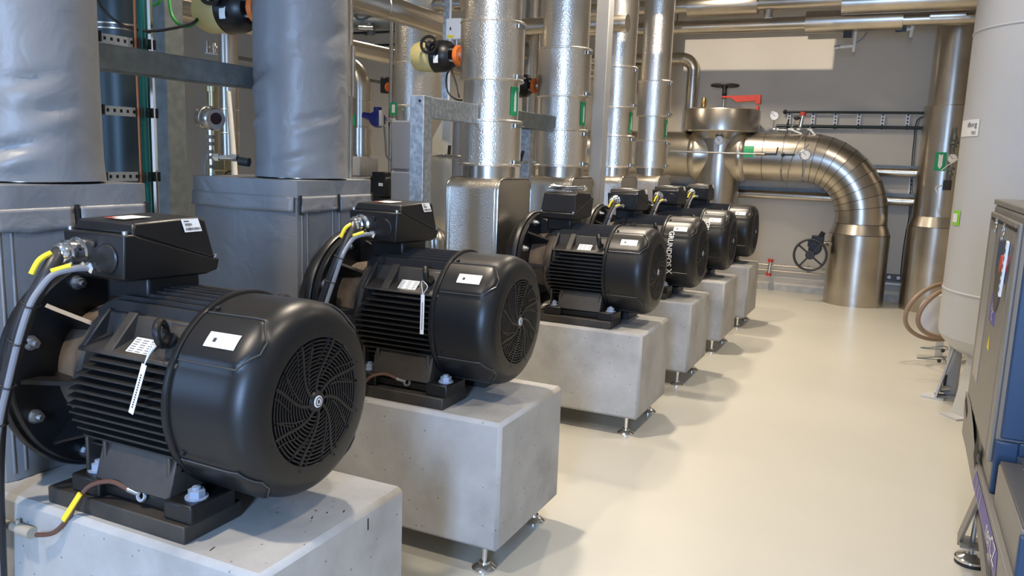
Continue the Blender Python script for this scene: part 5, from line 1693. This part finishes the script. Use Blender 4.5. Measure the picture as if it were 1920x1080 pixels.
t.part(MB().tube([c+V(0.02, 0, -0.03), c+V(0.09, 0, 0.03), c+V(0.14, 0.02, 0.14)], 0.008, 8, 6), 'lead', 'greycable')
c = P(1712, 45, y=YO)
t = T('drain_valve', 'white drain pipe with blue handle below the lower overhead pipe', 'valve', c)
t.part(MB().cyl(c+V(0.01, 0, 0.15), c+V(-0.01, 0, -0.14), 0.021, n=12), 'pipe', 'whiteplastic')
t.part(MB().cyl(c+V(0, 0, -0.05), c+V(-0.07, 0, -0.055), 0.016, n=10), 'branch', 'whiteplastic')
t.part(MB().cyl(c+V(-0.06, 0, -0.055), c+V(-0.17, 0, -0.06), 0.022, n=12), 'handle', 'cabblue')

# ------------------------------------------------------------------ tank, hoses, compressor skid on the right
TX, TY, TR = 2.211, 4.9, 0.6
t = T('tank', 'tall light grey pressure tank on short legs at the right', 'tank', (TX, TY, 0))
prof = [(0.001, 0.30)]+[(TR*math.sin(k/10*PI/2), 0.56-0.26*math.cos(k/10*PI/2)) for k in range(1, 10)]+[(TR, 0.58), (TR, 3.3), (TR*.7, 3.5), (0.001, 3.55)]
sh = t.part(MB().lathe(prof, (TX, TY, 0), n=96), 'shell', 'tank', ang=20)
for z in (0.835, 2.56):
    t.part(MB().lathe([(TR-0.002, z-0.010), (TR+0.004, z-0.006), (TR+0.006, z), (TR+0.004, z+0.006), (TR-0.002, z+0.010)], (TX, TY, 0), n=96), 'weld_seam', 'tank')
for a in (-100, -140, 170, 60, -20):
    a = A(a)
    b = V(TX+math.cos(a)*(TR-0.16), TY+math.sin(a)*(TR-0.16), 0)
    d = V(math.cos(a), math.sin(a), 0)
    s = V(-d.y, d.x, 0)
    m_ = MB().bar(b+d*0.02+V(0, 0, 0.5), b+d*0.12+V(0, 0, 0.0), 0.13, 0.014, d)
    m_.bar(b+d*0.06+V(0, 0, 0.006), b+d*0.21+V(0, 0, 0.006), 0.15, 0.012)
    t.part(m_, 'leg', 'tankleg')
a = P(1814, 241, y=TY-0.25)
ang0 = math.atan2(a.y-TY, a.x-TX)
def tk(u, v, zc, an, h):
    return (TX+math.cos(an+u/TR)*(TR+h), TY+math.sin(an+u/TR)*(TR+h), zc+v)
ang_s = A(197)
zs = 1.93
n = 6
vs = []
for j in range(n+1):
    for v in (-0.055, 0.055):
        vs.append(tk(-0.14+0.28*j/n, v, zs, ang_s, 0.004))
sg = t.part(MB().add(vs, [(2*j, 2*j+1, 2*j+3, 2*j+2) for j in range(n)]), 'sign', 'white', label='white sign with dark handwritten style letters')
m_ = text_mb('dborg', 0.05, lambda u, v: tk(u+0.06, v+0.02, zs, ang_s, 0.006))
m2 = text_mb('nsi', 0.045, lambda u, v: tk(u+0.09, v-0.03, zs, ang_s, 0.006))
m_.add(m2.v, m2.f)
t.part(m_, 'lettering', 'ink', parent=sg)
vs = []
for j in range(3):
    for v in (-0.05, 0.05):
        vs.append(tk(-0.06+0.06*j, v, 1.33, A(196), 0.004))
lm = t.part(MB().add(vs, [(0, 1, 3, 2), (2, 3, 5, 4)]), 'label', 'lime')
vs = [tk(u, v, 1.33, A(196), 0.006) for u, v in ((-0.05, -0.03), (0.03, -0.03), (0.03, 0.03), (-0.05, 0.03))]
t.part(MB().add(vs, [(0, 1, 2, 3)]), 'label_centre', 'white', parent=lm)
# hoses looped beside the tank
def loop(px, py, d, rx, rz, a0, a1, tilt=0.25):
    c = P(px, py, d=d)
    u = V(math.cos(YAW+tilt), math.sin(YAW+tilt), 0)
    return [c+u*math.cos(A(a))*rx+V(0, 0, 1)*math.sin(A(a))*rz+V(-u.y, u.x, 0)*0.03*math.sin(A(a*2)) for a in range(a0, a1, 10)]
for k, (cfg, lab) in enumerate((((1762, 585, 7.0, 0.345, 0.245, 40, 340), 'outer brown hose loop beside the tank'), ((1770, 588, 6.95, 0.255, 0.205, 40, 340), 'inner brown hose loop beside the tank'))):
    single(MB().tube(loop(*cfg), 0.019 if k == 0 else 0.02, 10, 2), 'hose_loop', 'hose', lab, 'hose', 'brown hose loops')
c = P(1750, 592, d=7.15)
t = T('hose_drum', 'pale round hose drum inside the brown hose loops', 'drum', (c.x, c.y, 0))
u = V(math.cos(YAW), math.sin(YAW), 0)
fn_ = V(0.35, -0.94, 0)
t.part(MB().cyl(c+u*0.08, c+u*0.08-fn_*0.06, 0.19, n=36), 'disc', 'paper')
t.part(MB().box((c.x+0.08, c.y+0.05, (c.z-0.1)/2), (0.06, 0.05, c.z-0.1)), 'stand', 'tankleg')
for px, py, lab in ((1742, 653, 'upper thin wire loop at the foot of the tank'), (1735, 672, 'lower thin wire loop at the foot of the tank')):
    c = P(px, py, d=6.4)
    t = T('wire_loop', lab, 'wire', c)
    m_ = MB().tube([V(c.x+0.16, c.y+0.06, 0), c+V(0.14, 0.05, 0.005), c+V(0.0, -0.02, 0.01), c+V(-0.06, -0.01, 0), c+V(-0.01, 0.03, -0.01), c+V(0.14, 0.07, -0.005)], 0.004, 6, 6)
    t.part(m_, 'wire', 'galv_dull')
    t.part(MB().sphere(c+V(0.10, 0.03, -0.012), 0.016, 10, 6), 'end', 'rubber')
# grey stand with small motor at the tank foot
b = P(1760, 742, z=0)
t = T('drain_stand', 'small grey stand with drain valve between floor and tank', 'stand', (b.x+0.06, b.y, 0))
t.part(MB().bx(b.x-0.03, b.x+0.16, b.y-0.02, b.y+0.2, 0, 0.012), 'base', 'tankleg')
t.part(MB().bx(b.x+0.03, b.x+0.12, b.y+0.03, b.y+0.11, 0.012, 0.42), 'post', 'tankleg', bevel=0.006)
t.part(MB().cyl((b.x+0.0, b.y+0.01, 0.05), (b.x+0.06, b.y+0.03, 0.06), 0.028, n=14), 'valve', 'chrome')
t.part(MB().cyl((b.x+0.03, b.y+0.02, 0.06), (b.x+0.03, b.y+0.02, 0.16), 0.012, n=10), 'valve_stem', 'rubber')

# compressor cabinet: grey control side towards the aisle, blue doors towards the camera
KX, KY0, KY1, KZ0, KZ1 = 1.65, 1.64, 2.62, 0.53, 1.50
t = T('compressor_cabinet', 'blue and grey compressor cabinet on a raised frame at the right edge', 'cabinet', (2.05, 2.1, KZ0))
t.part(MB().bx(KX, 2.5, KY0, KY1, KZ0, KZ1), 'carcass', 'cabgrey', bevel=0.015)
t.part(MB().bx(KX-0.004, 2.51, KY0-0.02, KY1+0.005, KZ1, KZ1+0.025), 'roof', 'cabgrey', bevel=0.006)
t.part(MB().bx(KX-0.012, KX, KY0+0.012, KY0+0.10, KZ0+0.10, KZ1-0.03), 'edge_panel', 'cabgrey', bevel=0.005)
t.part(MB().bx(KX-0.014, KX, KY0+0.105, KY0+0.54, KZ0+0.10, KZ1-0.03), 'control_panel', 'cabgrey', bevel=0.005)
t.part(MB().bx(KX-0.012, KX, KY0+0.546, KY1-0.015, KZ0+0.10, KZ1-0.03), 'side_panel', 'cabgrey', bevel=0.005)
t.part(MB().bx(KX-0.0155, KX-0.0125, KY0+0.06, KY1-0.10, KZ1-0.062, KZ1-0.05), 'vent_gap', 'void')
t.part(MB().bx(KX-0.0155, KX-0.0135, 1.80, 2.15, 1.245, 1.39), 'display_recess', 'cabblue')
t.part(MB().lathe([(0.001, 0.0), (0.10, 0.0), (0.10, 0.004), (0.001, 0.004)], (KX-0.0145, 2.0, 1.215), (-1, 0, 0), n=40), 'recess_scoop', 'cabdark')
t.part(MB().bx(KX-0.0145, KX-0.0125, 2.30, 2.50, 0.76, 1.40), 'long_window', 'cabpanel', bevel=0.0)
t.part(MB().cyl((KX-0.016, 1.82, 1.315), (KX-0.036, 1.82, 1.315), 0.032, n=20), 'stop_button', 'red')
for yy, zz in ((2.30, 1.435), (2.03, 1.425)):
    m_ = MB().torus((KX-0.016, yy, zz), (-1, 0, 0), 0.020, 0.005, 20, 8)
    m_.cyl((KX-0.016, yy, zz-0.035), (KX-0.024, yy, zz-0.035), 0.010, n=12)
    t.part(m_, 'lock', 'chrome')
sp_ = t.part(MB().bar((KX-0.03, 1.74, 1.40), (KX-0.03, 1.785, 1.205), 0.028, 0.008, (-1, 0, 0)), 'white_strip', 'white')
m_ = MB()
for k in range(6):
    z = 1.375-k*0.028
    y = 1.746+k*0.0062
    m_.bx(KX-0.0348, KX-0.0342, y-0.007, y+0.007, z-0.015, z)
t.part(m_, 'strip_print', 'ink', parent=sp_)
for y, z0 in ((2.035, 1.17), (2.06, 0.955)):
    t.part(MB().add([(KX-0.0148, y+0.035, z0), (KX-0.0148, y-0.035, z0), (KX-0.0148, y, z0+0.065)], [(0, 1, 2)]), 'warning_triangle', 'yellow')
st_ = t.part(MB().bx(KX-0.0155, KX-0.0138, 1.965, 2.15, 1.06, 1.165), 'brand_sticker', 'purple')
m_ = text_mb('BC', 0.06, lambda u, v: (KX-0.0165, 2.055-u, 1.128+v))
m2 = text_mb('IC', 0.055, lambda u, v: (KX-0.0165, 2.055-u, 1.088+v))
m_.add(m2.v, m2.f)
t.part(m_, 'sticker_print', 'white', parent=st_)
for xa, xb in ((KX+0.012, KX+0.125), (KX+0.131, 2.48)):
    t.part(MB().bx(xa, xb, KY0-0.02, KY0+0.003, KZ0+0.20, KZ1-0.01), 'door', 'cabblue', bevel=0.006)
t.part(MB().bx(KX+0.0, KX+0.07, KY0-0.022, KY0+0.02, KZ0, KZ0+0.19), 'corner_post', 'cabblue', bevel=0.006)
t.part(MB().bx(KX+0.07, 2.48, KY0-0.02, KY0+0.003, KZ0+0.145, KZ0+0.192), 'door_sill', 'cabblue', bevel=0.005)
# raised deck with curved skirt, purple strip, struts and levelling feet
t = T('skid_frame', 'raised grey deck with purple strip and round levelling feet under the compressor', 'frame', (2.05, 1.8, 0))
poly = [(KY1+0.01, 0.64), (KY1+0.01, 0.56), (KY1-0.09, 0.50), (KY1-0.24, 0.462), (2.02, 0.443), (0.95, 0.435), (0.95, 0.528), (1.90, 0.528), (2.0, 0.528), (2.2, 0.60), (2.4, 0.64)]
t.part(MB().prism(poly, KX-0.018, KX-0.0145, qy), 'skirt', 'cabgrey', bevel=0.0)
t.part(MB().bx(KX-0.0145, 2.5, 0.95, KY1, 0.445, 0.528), 'deck', 'cabgrey', bevel=0.004)
t.part(MB().add([(KX-0.019, 2.03, 0.535), (KX-0.019, 1.93, 0.505), (KX-0.019, 1.895, 0.60), (KX-0.019, 1.985, 0.625)], [(0, 1, 2, 3)]), 'skirt_opening', 'void')
t.part(MB().add([(KX-0.019, 2.60, 0.60), (KX-0.019, 2.46, 0.555), (KX-0.019, 2.43, 0.60), (KX-0.019, 2.58, 0.63)], [(0, 1, 2, 3)]), 'skirt_opening', 'void')
stk = t.part(MB().add([(KX-0.0195, 1.93, 0.452), (KX-0.0195, 1.10, 0.446), (KX-0.0195, 1.13, 0.522), (KX-0.0195, 1.86, 0.524)], [(0, 1, 2, 3)]), 'brand_strip', 'purple')
m_ = text_mb('nerCZ', 0.105, lambda u, v: (KX-0.021, 1.285-u*0.9, 0.487+v*0.85))
t.part(m_, 'lettering', 'white', parent=stk)
for k in range(3):
    y = 1.66+k*0.075
    m_ = MB().add([(KX-0.021, y, 0.45), (KX-0.021, y-0.008, 0.45), (KX-0.021, y-0.035, 0.522), (KX-0.021, y-0.027, 0.522)], [(0, 1, 2, 3)])
    t.part(m_, 'stripe', 'tank', parent=stk)
t.part(MB().bar((KX-0.006, 1.80, 0.46), (KX-0.006, 2.265, 0.075), 0.012, 0.055), 'strut', 'cabgrey', bevel=0.002)
t.part(MB().bar((KX+0.012, 1.93, 0.34), (KX+0.06, 1.45, 0.02), 0.012, 0.055), 'strut', 'cabgrey', bevel=0.002)
t.part(MB().bar((KX+0.05, 1.95, 0.43), (KX+0.06, 1.62, 0.10), 0.012, 0.05), 'strut', 'cabgrey', bevel=0.002)
for y in (2.21, 1.10):
    for x in (1.69, 2.4):
        t.part(MB().cyl((x, y, 0.03), (x, y, 0.446), 0.010, n=12), 'threaded_rod', 'bolt')
        t.part(MB().lathe([(0.001, 0.05), (0.022, 0.05), (0.03, 0.042), (0.055, 0.034), (0.062, 0.026), (0.062, 0.016), (0.001, 0.016)], (x, y, 0), n=32), 'levelling_foot', 'chrome')
        t.part(MB().cyl((x, y, 0), (x, y, 0.016), 0.060, n=32), 'rubber_pad', 'rubber')
        t.part(MB().bx(x-0.05, x+0.05, y-0.06, y+0.06, 0.085, 0.095), 'foot_plate', 'cabgrey')
# dryer box in front, on the same deck
t2 = T('dryer_unit', 'low grey unit with dark top in front of the compressor cabinet', 'machine', (2.05, 1.24, 0.528))
DX = 1.655
t2.part(MB().bx(DX, 2.5, 0.965, 1.526, 0.53, 0.672), 'casing', 'cabgrey', bevel=0.006)
t2.part(MB().bx(DX+0.003, 2.5, 0.968, 1.524, 0.672, 0.682), 'top_plate', 'cabdark', bevel=0.004)
t2.part(MB().bx(DX-0.004, 2.5, 0.94, 0.966, 0.50, 0.66), 'end_panel', 'cabblue', bevel=0.006)
for y in (1.44, 1.16):
    t2.part(MB().lathe([(0.001, 0.682), (0.016, 0.682), (0.018, 0.692), (0.010, 0.702), (0.001, 0.704)], (DX+0.075, y, 0), n=16), 'screw_knob', 'chrome')
t3 = T('beige_unit', 'beige machine housing at the right edge above the low grey unit', 'machine', (2.15, 1.25, 0.683))
t3.part(MB().bx(DX+0.115, 2.5, 0.97, 1.47, 0.684, 0.92), 'housing', 'tank', bevel=0.012)
